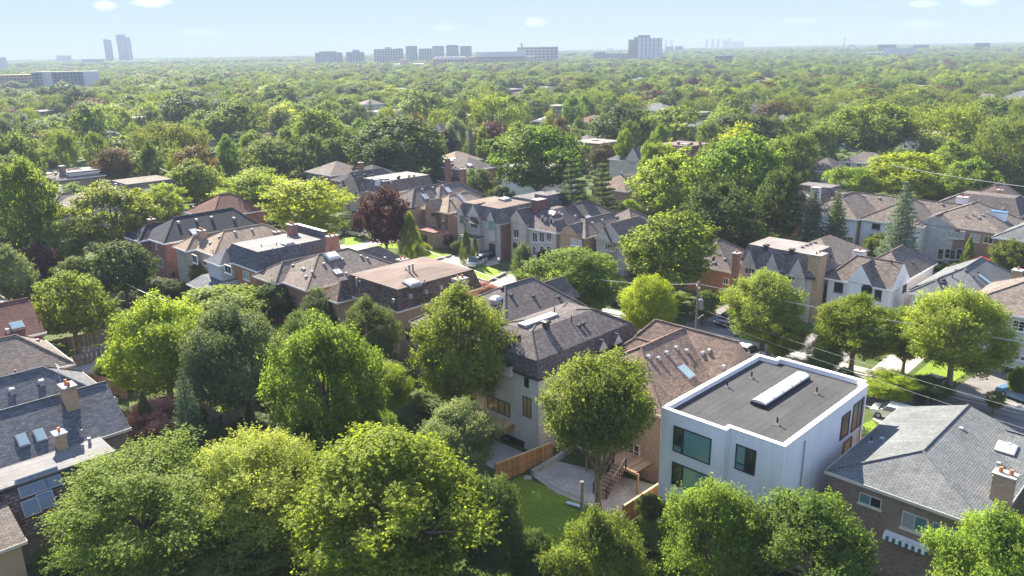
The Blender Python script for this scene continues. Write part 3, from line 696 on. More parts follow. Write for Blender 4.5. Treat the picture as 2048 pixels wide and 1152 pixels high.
H = House('house', 'house with a sunlit pale roof corner at the far left edge below the silver tree', 'the pale roof corner at far left', atC((14, 600), 5.6, 9, 12), 5.6, 9, 12, BR_TAN, SH_MID, [(4.5, 4.5, 4.5, 3.0, 2.6)])
H = House('house', 'tan walled house with brown gable roof cut off by the bottom left corner', 'the tan house in the bottom left corner', atC((54, 1082), 3.6, 8, 12), 3.6, 8, 12, plain('tan_stucco', (.50, .34, .20), .9, .06), SH_MID, [(4, 4, 0, .02, 1.3)], fascia=TRIM)
# ================================================================== across the street
Z1 = lambda x, y: (640 + x / 6.82, 340 + y / 6.82)
Z2 = lambda x, y: (880 + x / 5.12, 370 + y / 5.12)
Z4 = lambda x, y: (1600 + x / 4.571, 360 + y / 4.571)
Z3 = lambda x, y: (1420 + x / 6.817, 440 + y / 6.817)
def front_gable(H, x, w, z, rise, proud=.5, depth=4.0, wall=None, roof=None, zb=0.0, y=None):
    """a gabled bay on the front wall"""
    y0 = (-proud if y is None else y)
    H.wing(x, y0, w, depth, z, [(w / 2, w / 2, 0, 0, rise)], zb=zb, wall=wall, roof=roof, oh=.12, soffit=False)
H = House('stone_house', 'grand pale stone house with slate mansard, three gabled dormers and dark garage door', 'the grand stone house', Z2(610, 405), 6.6, 11.8, 10.0, ST_GREY, SH_CEDAR, [(1.2, 1.0, 1.0, 1.0, 2.5), (4, 4, 2.5, 2.5, .3)], fascia=GREYM, caps=False)
STONEH = H
rf = [c for c in H.e.children if c.name.startswith('roof')][0]; rf.data.materials.append(FL_PINK)
for pgn in rf.data.polygons:
    if pgn.normal.z > .85: pgn.material_index = 3
front_gable(H, .9, 1.9, 7.0, 1.8, .25, 2.5, zb=0); front_gable(H, 4.0, 3.2, 7.2, 2.2, .45, 3, zb=0); front_gable(H, 8.8, 1.9, 7.0, 1.8, .25, 2.5, zb=3.3)
H.wing(3.5, 9.7, 8.2, 9.5, 6.8, [(.9, .9, .9, .9, 2.4)], roof=SH_CEDAR, wall=BR_MAROON); H.wing(8, 12, 4, 6, 7.0, [(.5, .5, .5, .5, 2.9)], wall=BR_MAROON)
MB().box(11.3, 11.62, .6, 9.5, 0, 6.4).build('brick_side_wall', BR_MAROON, H.e)
H.chim(Z2(1010, 140), 10.4, 1.5, 2.2, BR_MAROON, pots=0, cap=LIGHTM); H.sky([Z2(665, 155)], 1.8, 1.6, DOME, LIGHTM, .3, True); H.pipes([Z2(805, 240), Z2(655, 135)], .9, .1, LIGHTM)
TEALF = plain('teal_window_frame', (.16, .33, .31), .5, .05)
H.winpx('f', Z2(203, 312), Z2(250, 398), 2, wi=1, frame=TEALF, bars=1); H.winpx('f', Z2(497, 365), Z2(552, 460), 2, wi=3, frame=TEALF, bars=1, pane=GLASST); H.winpx('f', Z2(197, 488), Z2(235, 560), 2, wi=1, frame=TEALF)
H.winpx('f', Z2(318, 345), Z2(382, 440), 3, wi=2, frame=TEALF, bars=2)
mb = MB(); mb.rings([(4.0, 7.2, -1.3, 0, 6.2), (4.3, 6.9, -1.1, 0, 6.3), (5.0, 6.2, -.3, 0, 7.1)], 0, 0); mb.build('bow_roof', plain('dark_bronze_roof', (.07, .06, .06), .8, .1, spec=.1), H.e)
por = empty('portico', (0, 0, 0)); por.parent = H.e; por.location = (3.6, -1.3, 0)
MB().box(-.3, 3.9, -.5, 1.4, 3.4, 3.75).build('entablature', ST_CREAM, por); MB().box(-.4, 4.0, -.6, 1.4, 3.753, 3.85).build('portico_roof', DARKTRIM, por)
for x in (.1, .8, 2.7, 3.4): MB().tube([(x, -.2, 0), (x, -.2, 3.4)], [.2, .17], 10).build('column', ST_CREAM, por)
MB().box(1.2, 2.4, 1.05, 1.2, .3, 2.9).build('door', WOODDOOR, por)
gd = H.winpx('f', Z2(492, 575), Z2(582, 750), 1, frame=ST_CREAM, pane=WOODDOOR, sill=False, tw=.22, name='garage_door')
H = House('stone_house', 'cream stone house with steep front gable, two small dormers and arched ground floor windows', 'the cream stone house with dormers', Z2(1190, 495), 6.0, 11.2, 11, ST_CREAM, SH_DARK, [(5.6, 4.2, 4.2, 4.2, 3.0)], fascia=WHITE)
front_gable(H, .2, 4.4, 6.6, 2.3, .5, 5)
H.wing(1.5, 9, 9.5, 9.5, 6.2, [(4.75, 4.75, 1, 4.5, 2.9)], soffit=False)
for x in (6.0, 8.0):
    H.wing(x, 1.6, 1.2, 2.6, 7.9, [(.6, .6, 0, 0, .45)], zb=6.3, oh=.06, soffit=False); H.win('f', .25, .9 + 6.0, .65, .95, 1, wi=len(H.walls) - 1, frame=TRIM, sill=False)
for a, b in ((948, 1000), (1018, 1070), (1095, 1145)): H.winpx('f', Z2(a, 478), Z2(b, 590), 2, frame=WHITE)
for a, b in ((948, 985), (1025, 1068), (1095, 1140)): H.winpx('f', Z2(a, 640), Z2(b, 725), 2, frame=WHITE, arch=True)
H.winpx('f', Z2(757, 445), Z2(812, 545), 2, wi=1, frame=WHITE); H.winpx('f', Z2(745, 600), Z2(800, 720), 1, wi=1, frame=WHITE, arch=True, pane=WOODDOOR, name='front_door')
H.vents([Z2(1220, 295), Z2(1250, 315), Z2(1130, 312), Z2(1455, 370), Z2(1510, 355), Z2(1385, 330)], LIGHTM, .45, .35); H.sky([Z2(1140, 290), Z2(1520, 335)], 1.6, 1.0, DOME)
for k in range(8):
    MB().box(-3.2 + 0, .0, -.6 - .42 * (k + 1), -.6 - .42 * k, 0, 1.5 - .18 * k).build('step', CONC, H.e)
H = House('brick_house', 'yellow brick house with brown shingle roof, front gable bay and white grid windows', 'the yellow brick gabled house', Z2(1490, 545), 5.9, 6.4, 14, BR_TAN, SH_MID, [(3.2, 3.2, 3.6, 3.2, 2.2)], fascia=TRIM)
front_gable(H, 1.0, 4.6, 6.0, 1.7, .5, 4)
H.wing(1, 9, 8.5, 8, 6.2, [(4.2, 4.2, 4, 4, 2.6)])
H.winpx('f', Z2(1345, 540), Z2(1400, 625), 3, wi=1, frame=WHITE, pane=GLASSB); H.winpx('f', Z2(1415, 560), Z2(1450, 630), 2, wi=1, frame=WHITE, pane=GLASSB); H.winpx('f', Z2(1287, 522), Z2(1310, 585), 1, frame=TEALF)
H.vents([Z2(1560, 400), Z2(1660, 370), Z2(1805, 335)], LIGHTM, .45, .35)
H = House('stone_house', 'small stone gabled house with brown shingle roof left of the big linden', 'the small stone gabled house', Z2(1900, 600), 5.6, 6.4, 11, ST_CREAM, SH_MID, [(3.2, 3.2, 0, 3.2, 2.8)], fascia=TRIM)
front_gable(H, .6, 3.2, 5.4, 2.3, .5, 4, roof=SH_DARK); H.winpx('f', Z2(1695, 590), Z2(1772, 680), 3, wi=1, frame=TRIM); H.winpx('f', Z2(1690, 720), Z2(1770, 790), 2, wi=1, frame=TRIM)
H = House('brick_house', 'brown brick house with tan hip roof, small front gable and a low garage', 'the brown brick house', Z1(1740, 592), 6.4, 8.2, 13, BR_DARK, SH_TAN, [(4.1, 4.1, 4.1, 4.1, 2.5)], fascia=TRIM)
front_gable(H, 1.8, 3.0, 6.6, 1.7, .3, 3, wall=BR_BROWN)
H.winpx('f', Z1(1515, 575), Z1(1585, 685), 2, wi=1, frame=DARKTRIM); H.winpx('f', Z1(1530, 750), Z1(1600, 860), 2, wi=1, frame=TRIM); H.winpx('f', Z1(1665, 595), Z1(1695, 695), 1, frame=TRIM); H.winpx('f', Z1(1670, 750), Z1(1700, 870), 1, frame=TRIM); H.winpx('f', Z1(1480, 570), Z1(1500, 650), 1, frame=TRIM)
MB().box(.5, 7.8, -3.2, .3, 0, 3.0).build('garage', BR_BROWN, H.e); MB().box(.4, 7.9, -3.3, .3, 3.003, 3.2).build('garage_roof', BR_MAROON, H.e); MB().box(2.2, 5.8, -3.26, -3.204, .1, 2.3).build('garage_door', BLACK, H.e)
H.sky([Z1(1935, 385)], 1.1, 2.6, LIGHTM); H.vents([Z1(1790, 415)], LIGHTM, .45, .35)
H = House('house', 'tall tan sided house with dark brown hip roof and rooftop skylights behind the purple maple', 'the tan sided hip house', Z1(1245, 522), 6.5, 8.5, 15, BR_TAN, SH_DARK, [(4.25, 4.25, 4.25, 3.5, 2.9)], fascia=DARKTRIM)
H.wing(1.5, 6, 8, 13, 6.6, [(4, 4, 4, 4, 2.8)], roof=SH_MID)
H.vents([Z1(1395, 275), Z1(1540, 250), Z1(1675, 228)], LIGHTM, .45, .35); H.sky([Z1(1435, 365), Z1(1745, 275)], 1.2, 1.6, DOME); H.chim(Z1(1958, 300), 8.2, 1, 1, BR_RED, pots=2)
H = House('mansard_house', 'pale stone house with light flat topped grey mansard and arched dormer, behind the purple maple', 'the pale topped mansard', (atC(Z1(1560, 215), 6.6, 9.5, 14)), 6.6, 9.5, 14, ST_CREAM, SH_CEDAR, [(.8, .8, .8, .8, 2.5), (3, 3, 3, 3, .04)], caps=False)
rf = [c for c in H.e.children if c.name.startswith('roof')][0]; rf.data.materials.append(FL_LIGHT)
for pgn in rf.data.polygons:
    if pgn.normal.z > .85: pgn.material_index = 3
front_gable(H, .8, 1.8, 7.4, .6, .1, 2.5, zb=6); H.win('f', .3, 6.4, 1.0, 1.6, 1, wi=1, frame=TRIM, arch=True)
H.turret([Z1(1070, 120)], DARKTRIM); H.sky([Z1(875, 130), Z1(800, 180)], 1.8, 1.4, DOME, LIGHTM, .3); H.vents([Z1(710, 148), Z1(1215, 100), Z1(1285, 95), Z1(965, 185)], LIGHTM, .4, .5)
H = House('stone_house', 'beige stone house with two steep front gables and dark brown roof beside the golden locust', 'the twin gabled stone house', Z1(585, 300), 6.4, 9.0, 13, ST_BEIGE, SH_DARK, [(4.5, 4.5, 0, 4.5, 3.8)], fascia=TRIM)
front_gable(H, 4.9, 3.6, 6.4, 2.9, .6, 5); front_gable(H, .4, 2.4, 6.2, 1.9, .5, 4)
H.winpx('f', Z1(470, 290), Z1(512, 375), 2, wi=1, frame=TRIM); H.vents([Z1(475, 85), Z1(610, 90), Z1(720, 90)], DARKTRIM, .5, .5)
# right half of the far side
H = House('stone_house', 'stone house with slate mansard, three front gables and a tan brick chimney', 'the triple gabled mansard house', Z3(1410, 800), 6.3, 11.4, 8.5, ST_CREAM, SH_CEDAR, [(.5, .5, .5, .5, .5), (.7, .7, .7, .7, 2.3), (3, 3, 2, 2, .04)], fascia=DARKTRIM, caps=False)
rf = [c for c in H.e.children if c.name.startswith('roof')][0]; rf.data.materials.append(FL_LIGHT)
for pgn in rf.data.polygons:
    if pgn.normal.z > .85: pgn.material_index = 3
for x in (.9, 4.3, 7.9): front_gable(H, x, 2.5, 6.0, 2.7, .15, 2.4, zb=0, roof=SH_CEDAR)
H.winpx('f', Z3(485, 630), Z3(610, 750), 3, wi=1, frame=TRIM); H.winpx('f', Z3(1030, 735), Z3(1160, 835), 3, wi=3, frame=TRIM)
H.wing(2, 8, 9.0, 12, 6.3, [(4.5, 4.5, 4.5, 4.5, 2.5)], roof=SH_MID, wall=BR_TAN)
H.turret([Z3(765, 395), Z3(1115, 455)], DARKTRIM); H.vents([Z3(1260, 380), Z3(1320, 355), Z3(1370, 340), Z3(1430, 318), Z3(1650, 498)], DARKTRIM, .4, .2); H.chim(Z3(1475, 450), 9.4, 1.6, 2.0, BR_TAN, pots=2); H.chim(Z3(365, 440), 8.3, .8, .8, BR_ORANGE, pots=1)
MB().box(10.8, 11.03, .7, 8.0, 0, 6.1).build('side_wall', BR_TAN, H.e); H.winpx('r', Z3(1555, 690), Z3(1580, 790), 1, frame=WHITE, wi=4)
H = House('brick_house', 'small orange brick house with dark grey brown roof beside the large linden', 'the small orange brick house', Z3(300, 720), 4.2, 11, 10, BR_ORANGE, SH_DARK, [(5.5, 5.5, 4.5, 4.5, 3.2)], fascia=TRIM)
H.vents([Z3(60, 590), Z3(200, 540)]); H.winpx('f', Z3(185, 780), Z3(250, 880), 2, frame=WHITE)
H = House('stucco_house', 'white stucco house with brown grey gable roof and a pointed front dormer with arched window', 'the white gabled house', Z4(840, 1010), 6.0, 8.6, 6.4, STUCCO_W, SH_MID, [(2.6, 0.02, 3.2, 3.2, 2.9)], fascia=WHITE)
front_gable(H, 3.0, 3.2, 6.2, 2.4, .2, 4.5)
H.wing(1, 5.5, 7.4, 12, 6.0, [(3.7, 3.7, 3.7, 3.7, 2.7)], wall=STUCCO_P)  # rear wing wall carries the pinkish light in its colour
H.winpx('f', Z4(318, 930), Z4(388, 1035), 2, frame=DARKTRIM); H.winpx('f', Z4(480, 960), Z4(515, 1050), 1, frame=DARKTRIM); H.winpx('f', Z4(690, 1000), Z4(740, 1105), 1, frame=DARKTRIM); H.winpx('f', Z4(565, 975), Z4(655, 1050), 2, wi=1, frame=DARKTRIM, arch=True)
H.winpx('r', Z4(945, 945), Z4(965, 1015), 1, frame=DARKTRIM); H.winpx('f', Z4(295, 1120), Z4(340, 1300), 1, frame=DARKTRIM, sill=False)
H.chim(Z4(548, 640), 8.8, 1.3, 1.1, STUCCO_W, pots=1); H.vents([Z4(655, 738), Z4(1030, 763)], DARKTRIM, .4, .2); H.pipes([Z4(835, 762)], .5, .06, collar=None)
H = House('stucco_house', 'pale grey house with light grey hip roof, long skylight and tan side chimney', 'the pale grey hip roofed house', (1987, 611), 6.0, 9.4, 14.5, STUCCO_G, SH_GREY, [(4.7, 4.7, 4.0, 3.4, 2.9)], fascia=WHITE)
H.wing(.2, -1.2, 4.6, 6, 6.0, [(2.3, 2.3, 2.3, 0, 1.5)]); MB().box(9.06, 9.24, .6, 14, 0, 5.8).build('side_wall', BR_TAN, H.e)
H.sky([Z4(1710, 930)], .9, 2.6); H.chim(Z4(1995, 815), 8.4, 1.0, 1.2, BR_TAN, pots=1); H.vents([Z4(1430, 830), Z4(1525, 835), Z4(1310, 915), Z4(1310, 940), Z4(1630, 850), Z4(1580, 890), Z4(1820, 945)], DARKTRIM, .4, .18); H.pipes([Z4(1390, 890)], .5, .06, collar=None)
H.winpx('f', (1846, 614), (1862, 640), 2, frame=WHITE)
H = House('stucco_house', 'pale grey three storey house with white eaves at the right border', 'the pale house at the right border', (2140, 652), 7.0, 10.8, 12, STUCCO_G, SH_MID, [(5.4, 5.4, 5.0, 4, 2.8)], fascia=WHITE)
H.winpx('f', (2027, 639), (2048, 664), 2, frame=WHITE, bars=2); H.winpx('f', (2017, 706), (2027, 717), 1, frame=WHITE); H.winpx('f', (2029, 708), (2039, 720), 1, frame=WHITE); H.winpx('f', (2041, 711), (2052, 723), 1, frame=WHITE); H.winpx('f', (2004, 730), (2040, 768), 1, frame=WHITE, pane=BLACK, sill=False, name='garage_door')
# ================================================================== third row on the right
H = House('stucco_house', 'pale stucco house with broad grey brown hip roof behind the pair of dark spruces', 'the pale house behind the two spruces', Z4(530, 365), 6.4, 10.5, 14, STUCCO_W, SH_MID, [(5.25, 5.25, 4.4, 4.0, 3.0)])
H.wing(1, 9, 13, 6, 6.4, [(0, 0, 3, 3, 2.6)], soffit=False); MB().box(10.16, 10.34, .6, 13.4, 0, 6.2).build('side_wall', BR_TAN, H.e)
H.vents([Z4(390, 135), Z4(725, 170), Z4(385, 162)]); H.winpx('f', Z4(440, 520), Z4(480, 580), 2, frame=TRIM)
H = House('stucco_house', 'pale stucco house with grey brown hip roof partly hidden by the tall blue spruce', 'the pale house behind the blue spruce', Z4(1120, 435), 6.4, 10.5, 13, STUCCO_W, SH_MID, [(5.25, 5.25, 4.4, 4.0, 3.0)])
H.wing(1, 8, 12, 6, 6.4, [(0, 0, 3, 3, 2.6)], soffit=False); MB().box(10.16, 10.34, .6, 12.4, 0, 6.2).build('side_wall', STUCCO_P, H.e); H.vents([Z4(1300, 225), Z4(1060, 340)]); H.winpx('f', Z4(662, 395), Z4(730, 455), 2, frame=DARKTRIM)  # side wall coloured for the warm light falling on it
H.winpx('r', Z4(1195, 460), Z4(1218, 510), 1, frame=WHITE); H.winpx('r', Z4(1125, 490), Z4(1140, 535), 1, frame=WHITE)
H = House('brick_house', 'brick and stone house with broad brown hip roof and blue topped rooftop box', 'the brick house beside the red parasol', Z4(1865, 490), 6.6, 13.4, 13, BR_BROWN, SH_MID, [(6.7, 6.7, 5.0, 5.0, 3.2)], fascia=TRIM)
front_gable(H, .1, 6.4, 6.6, 1.6, .7, 6, wall=ST_GREY, roof=SH_DARK)
for a, b in ((1298, 1335), (1352, 1445), (1465, 1500)): H.winpx('f', Z4(a, 465), Z4(b, 540), 1 if b - a < 60 else 3, wi=1, frame=TRIM, pane=GLASSB)
for a, b in ((1265, 1305), (1330, 1415), (1435, 1475)): H.winpx('f', Z4(a, 625), Z4(b, 730), 1 if b - a < 60 else 2, wi=1, frame=TRIM, bars=1)
H.winpx('f', Z4(1560, 485), Z4(1638, 570), 2, frame=TRIM, pane=GLASSB); H.winpx('f', Z4(1685, 505), Z4(1762, 585), 2, frame=TRIM)
p, n = H.roofhit(*Z4(1815, 340))
if p is not None:
    o = MB().box(-1.1, 1.1, -.8, .8, -.6, .9).build('rooftop_box', WHITE, H.e); o.location = p; MB().box(-1.2, 1.2, -.9, .9, .903, 1.0).build('lid', plain('blue_lid', (.06, .12, .24), .6, .05), o)
H.vents([Z4(1633, 350), Z4(1672, 325), Z4(1718, 303), Z4(1760, 283)]); H.pipes([Z4(1570, 320), Z4(1512, 335)], .6, .1, GREYM, None)
H = House('mansard_house', 'brown brick house with dark hip roof and tall white chimney behind the parasol house', 'the dark roof with white chimney', Z4(2010, 340), 6.8, 15, 11, BR_BROWN, SH_DARK, [(5, 1.8, 2.6, 5, 2.7)], fascia=TRIM)
H.chim(Z4(1490, 150), 9.8, 1.6, 1.4, STUCCO_W, pots=1, potm=RED); H.vents([Z4(1632, 243), Z4(1855, 268)])
H = House('house', 'grey roofed house corner with sunlit hip at the right edge beside the parasol house', 'the grey hip at the right edge', (2115, 492), 6.4, float(np.linalg.norm((un(2115, 492, 6.4) - un(2008, 468, 6.4))[:2])), 11, BR_BROWN, SH_GREY, [(3.4, 3.4, 3.4, 3.4, 1.9)])
H = House('house', 'tan walled house with brown gable roof and slim chimney at the upper right edge', 'the tan gable at the upper right', Z4(1945, 215), 5.6, 9, 9, BR_TAN, SH_BROWN, [(4.5, 4.5, 3, .02, 2.8)], az=45)
H.chim(Z4(1830, 85), 9.2, .9, .9, BR_TAN, pots=1)
H = House('brick_house', 'brown shingle roofed house with grey mansard end left of the two spruces', 'the brown roof left of the spruces', Z4(20, 290), 6.4, 11, 13, BR_ORANGE, SH_BROWN, [(5.5, 5.5, 5, 4, 3)])
H.wing(4, 10, 8, 6, 6.6, [(.8, .8, .8, .8, 2.8)], roof=SH_CEDAR); H.sky([Z4(50, 135)], .9, 1.8); H.vents([Z4(120, 143), Z4(165, 160)]); H.chim(Z4(150, 62), 9.8, 1.6, 1.2, STUCCO_G, pots=0)
# ================================================================== second street and beyond (roofs that show between the trees)
E0 = lambda x, y: (x / 2.925, y / 2.925)
E2 = lambda x, y: (600 + x / 2.924, y / 2.924)
def mid(name, label, short, B, z, w, d, wall, roof, steps, az=45, v=(), sk=(), ch=None, top=None, wins=True, **k):
    H = House(name, label, short, B, z, w, d, wall, roof, steps, az=az, caps=False, **k)
    if top is not None:
        rf = [c for c in H.e.children if c.name.startswith('roof')][0]; rf.data.materials.append(top)
        for pgn in rf.data.polygons:
            if pgn.normal.z > .85: pgn.material_index = 3
    H.vents(v, LIGHTM, .55, .5); H.sky(sk, 1.6, 1.3, DOME, LIGHTM, .3)
    if ch: H.chim(ch, z + 4.2, 1.1, .9, BR_RED, pots=1)
    if wins:
        for x in np.arange(1.4, w - 2, 3.0):
            for zz in ((3.9, .9) if z > 5 else (.9,)): H.win('f', x, zz, 1.3, 1.4, 2)
    return H
MAN = [(.9, .9, .9, .9, 2.3), (3, 3, 3, 3, .05)]
H = mid('brick_house', 'maroon brick house with dark roof and white framed skylights beside the dark round evergreen', 'the maroon brick house', E2(985, 1000), 6.3, 11, 10, BR_MAROON, SH_DARK, [(2, 5.5, 5, 5, 2.6)], v=(E2(890, 925),), ch=E2(952, 985), sk=(E2(990, 968), E2(1075, 945), E2(1090, 940)), wins=False)
for x in (.8, 3.0, 5.4): H.win('f', x, 3.8, 1.2, 1.7, 2)
H.wing(1.5, -2.5, 6, 3, 3.2, [(0, 0, 2.4, 0, .9)], roof=SH_BLACK, wall=BR_DARK)
mid('brick_house', 'tan roofed house with two bright roof lights behind the maroon brick house', 'the tan roof with bright roof lights', E2(900, 955), 6.2, 10, 11, BR_ORANGE, SH_TAN, hip(10, 11, 2.4), sk=(E2(895, 935), E2(912, 938)), ch=E2(862, 925))
mid('house', 'large house with bluish dark hip roof right of the golden locust, behind the twin gables', 'the bluish dark hip roof', (735, 372), 6.4, 15, 14, BR_RED, SH_BLACK, hip(15, 14, 3.4), v=((672, 338), (686, 336), (700, 334)), ch=(721, 324))
mid('house', 'brown roofed house low behind the golden locust and the dark maple', 'the brown roof behind the golden locust', (660, 352), 6, 12, 12, BR_BROWN, SH_MID, hip(12, 12, 2.6), v=((637, 330),))
mid('modern_house', 'white boxy modern house with flat roof glimpsed behind the big spreading tree', 'the white box behind the spreading tree', E2(1440, 1010), 7.2, 16, 12, STUCCO_W, FL_LIGHT, [(.2, .2, .2, .2, .3)], v=(E2(1400, 970), E2(1450, 975)), wins=False)
mid('brick_house', 'grey brown mansard house with flat top and small dormer at upper centre right', 'the grey brown mansard', E2(1750, 890), 6.3, 13, 13, BR_BROWN, SH_MID, MAN, top=FL_LIGHT, sk=((1190, 281),))
H = mid('stone_house', 'pale stone house with grey roof, steep gable and dark arched window', 'the pale stone gable with arched window', (1293, 326), 6.4, 13, 13, ST_CREAM, SH_SLATE, [(6.5, 6.5, 6, 5, 3.4)], wins=False)
front_gable(H, 6.5, 5.0, 6.6, 3.6, .8, 7, roof=SH_SLATE, wall=ST_CREAM); H.winpx('f', (1259, 316), (1270, 328), 1, wi=1, frame=DARKTRIM, arch=True, pane=GLASST)
H = mid('house', 'reddish brown mansard house with flat top and roof ventilators at upper right', 'the reddish brown mansard', (1382, 319), 6.4, 14, 14, BR_RED, SH_RED, [(1.6, 1.6, 1.6, 1.6, 3.2), (3, 3, 3, 3, .05)], top=FL_PINK, sk=((1370, 290),))
H.turret([(1357, 289), (1377, 293), (1383, 290), (1400, 289)], DARKTRIM)
H = mid('brick_house', 'brown hip roofed house with tan side wall right of the two dark pines', 'the brown roof right of the pines', (1252, 384), 6.2, 10, 14, BR_TAN, SH_BROWN, hip(10, 14, 2.7), v=((1235, 337), (1249, 339), (1268, 340), (1282, 341), (1243, 349), (1255, 354)), wins=False)
mid('brick_house', 'dark grey mansard house with flat dark canopy and steep gables at mid left', 'the dark mansard at mid left', E0(1440, 950), 6.2, 11, 12, DWALL, SH_BLACK, MAN, top=FL_GREY, v=(E0(1320, 868), E0(1345, 882)))
mid('house', 'dark gabled house between the olive trees at upper left', 'the dark gable at upper left', E0(1235, 815), 6, 8, 9, BR_BROWN, SH_BLACK, [(4, 4, 0, 4, 3.2)])
mid('house', 'brown hip roofed house behind the purple shrubs at mid left', 'the brown hip behind the purple shrubs', E0(1690, 780), 5.5, 13, 12, BR_BROWN, SH_MID, hip(13, 12, 2.6))
mid('flat_house', 'low flat roofed house with tilted pale canopy at upper left', 'the low flat roof at upper left', E0(870, 775), 5.5, 13, 12, BR_BROWN, SH_MID, MAN, top=FL_LIGHT, sk=(E0(725, 742),))
mid('flat_house', 'flat roofed grey house with bright roof lights behind the low flat roof', 'the grey flat roof with bright lights', E0(760, 725), 6, 13, 12, BR_BROWN, SH_DARK, MAN, top=FL_GREY, sk=(E0(640, 710),))
mid('flat_house', 'wide low dark mansard with pale flat top at the far left between green trees', 'the wide low mansard far left', E0(235, 680), 5.8, 16, 15, BR_BROWN, SH_DARK, MAN, top=FL_LIGHT, v=(E0(110, 645), E0(150, 640), E0(200, 642)))
mid('flat_house', 'pale low house behind the round dark trees at upper left', 'the pale low roof at upper left', E0(690, 630), 5, 15, 14, STUCCO, SH_MID, hip(15, 14, 2), v=(E0(627, 610),))
mid('flat_house', 'white flat roofed house with red chimney at upper centre left', 'the white flat roofed house upper centre', (742, 262), 6.5, 13, 12, STUCCO_W, FL_LIGHT, [(.2, .2, .2, .2, .4)], ch=(703, 228))
mid('house', 'grey house with flat roof and white edge at the upper centre treetops', 'the grey flat roof in the treetops', (780, 187), 5.5, 17, 15, BR_BROWN, FL_LIGHT, [(.2, .2, .2, .2, .3)])
mid('house', 'white walled house with grey roof among trees at upper left of centre', 'the white walled house among trees', (622, 196), 6, 15, 14, STUCCO_W, FL_GREY, [(.2, .2, .2, .2, .4)])
mid('house', 'white gable end house with dark roof behind the dense dark tree', 'the white gable end', (892, 268), 6, 9, 12, STUCCO_W, SH_DARK, [(4.5, 4.5, 0, 4, 3.3)], ch=(880, 262))
mid('brick_house', 'red brick flat roofed block with a small stair head among the upper treetops', 'the red brick flat block', (1018, 180), 7, 18, 16, BR_RED, FL_LIGHT, [(.3, .3, .3, .3, .3)])
mid('flat_house', 'long white flat roofed building among the upper centre treetops', 'the long white flat roof', (1095, 186), 4.5, 26, 14, STUCCO_W, FL_LIGHT, [(.3, .3, .3, .3, .3)])
mid('house', 'grey flat topped house behind the olive tree at upper centre', 'the grey flat top behind the olive tree', (1125, 222), 5.5, 14, 12, BR_BROWN, SH_MID, MAN, top=FL_LIGHT)
mid('house', 'low grey roof with solar glints at upper centre', 'the low roof with glints', (1098, 245), 5.0, 11, 10, BR_BROWN, SH_DARK, hip(11, 10, 2.2), sk=((1080, 240), (1090, 236)))
mid('brick_house', 'reddish brick hip roofed house right of the tall upright green tree', 'the reddish hip by the upright tree', (1190, 246), 6.2, 12, 13, BR_RED, SH_RED, hip(12, 13, 2.6), v=((1195, 224),))
mid('house', 'grey brown hip roofed house in shade right of the upright tree', 'the shaded hip by the street lamp', (1180, 290), 6, 11, 11, BR_BROWN, SH_MID, hip(11, 11, 2.5))
mid('house', 'wide house with pale grey hip roofs below the dark copper beech', 'the pale hip below the copper beech', (1330, 222), 6, 18, 14, STUCCO, SH_GREY, hip(18, 14, 3.0))
mid('house', 'house with dark grey hip roof and a bright skylight at right of centre treetops', 'the dark hip with skylight', (1578, 246), 5.8, 11, 11, BR_BROWN, SH_DARK, hip(11, 11, 2.8), sk=((1573, 238),), ch=(1602, 228))
mid('house', 'house with pale gable roof beside the small red maple at right of centre', 'the pale gable by the red maple', (1515, 222), 5.8, 10, 11, STUCCO, SH_MID, [(5, 5, 0, 5, 3)])
mid('house', 'dark roofed house just above the lime tree at right of centre', 'the dark roof above the lime tree', (1672, 345), 6, 9, 10, STUCCO, SH_DARK, hip(9, 10, 2.8))
mid('house', 'dark roof sliver behind the golden lime tree at right', 'the dark roof behind the golden lime', (1770, 330), 5.6, 12, 9, STUCCO, SH_DARK, hip(12, 9, 2.4))
mid('house', 'broad house with brown and grey hip roofs at the upper right', 'the broad brown hip at upper right', (2010, 206), 6.2, 26, 16, BR_ORANGE, SH_MID, hip(26, 16, 4.0), ch=(1958, 182))
mid('house', 'second broad grey roof behind it at the far upper right edge', 'the grey roof at the upper right edge', (2075, 200), 6.4, 18, 16, BR_BROWN, SH_GREY, hip(18, 16, 4.4))
mid('house', 'pale house glimpsed behind the open crowned tree at right', 'the pale house behind the open tree', (1722, 272), 5.4, 10, 10, STUCCO_W, FL_LIGHT, [(.2, .2, .2, .2, .3)])
mid('house', 'house with pale pinkish roof among the distant right treetops', 'the pinkish roof in the right treetops', (1535, 160), 5.5, 17, 14, STUCCO, SH_TAN, hip(17, 14, 2.6))
mid('house', 'long low pale roof in the distant left treetops', 'the long low roof in left treetops', (470, 158), 5.5, 30, 16, STUCCO_W, FL_LIGHT, [(.3, .3, .3, .3, .3)])
# ================================================================== ground, street, drives, lawns
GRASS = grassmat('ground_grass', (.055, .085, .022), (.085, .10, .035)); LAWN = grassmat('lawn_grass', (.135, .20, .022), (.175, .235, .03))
def terr(x, y):
    """the land lies flat near by and rises very gently towards the right horizon"""
    d = math.hypot(x, y); return max(0.0, d - 900) * .0036 * min(max(x / max(d, 1) * 1.6 + .45, 0), 1)
g = MB(); GX = [-9000, -5000, -3500, -2500, -1800, -1200, -700, -300, 0, 300, 700, 1200, 1800, 2500, 3500, 5000, 9000]; GY = [-600, 0, 300, 600, 900, 1300, 1800, 2400, 3200, 4200, 5400, 7500, 11400]
for x0, x1 in zip(GX, GX[1:]):
    for y0, y1 in zip(GY, GY[1:]):
        g.face([(x, y, terr(x, y)) for x, y in ((x0, y0), (x1, y0), (x1, y1), (x0, y1))])
tag(g.build('ground', GRASS), kind='structure')
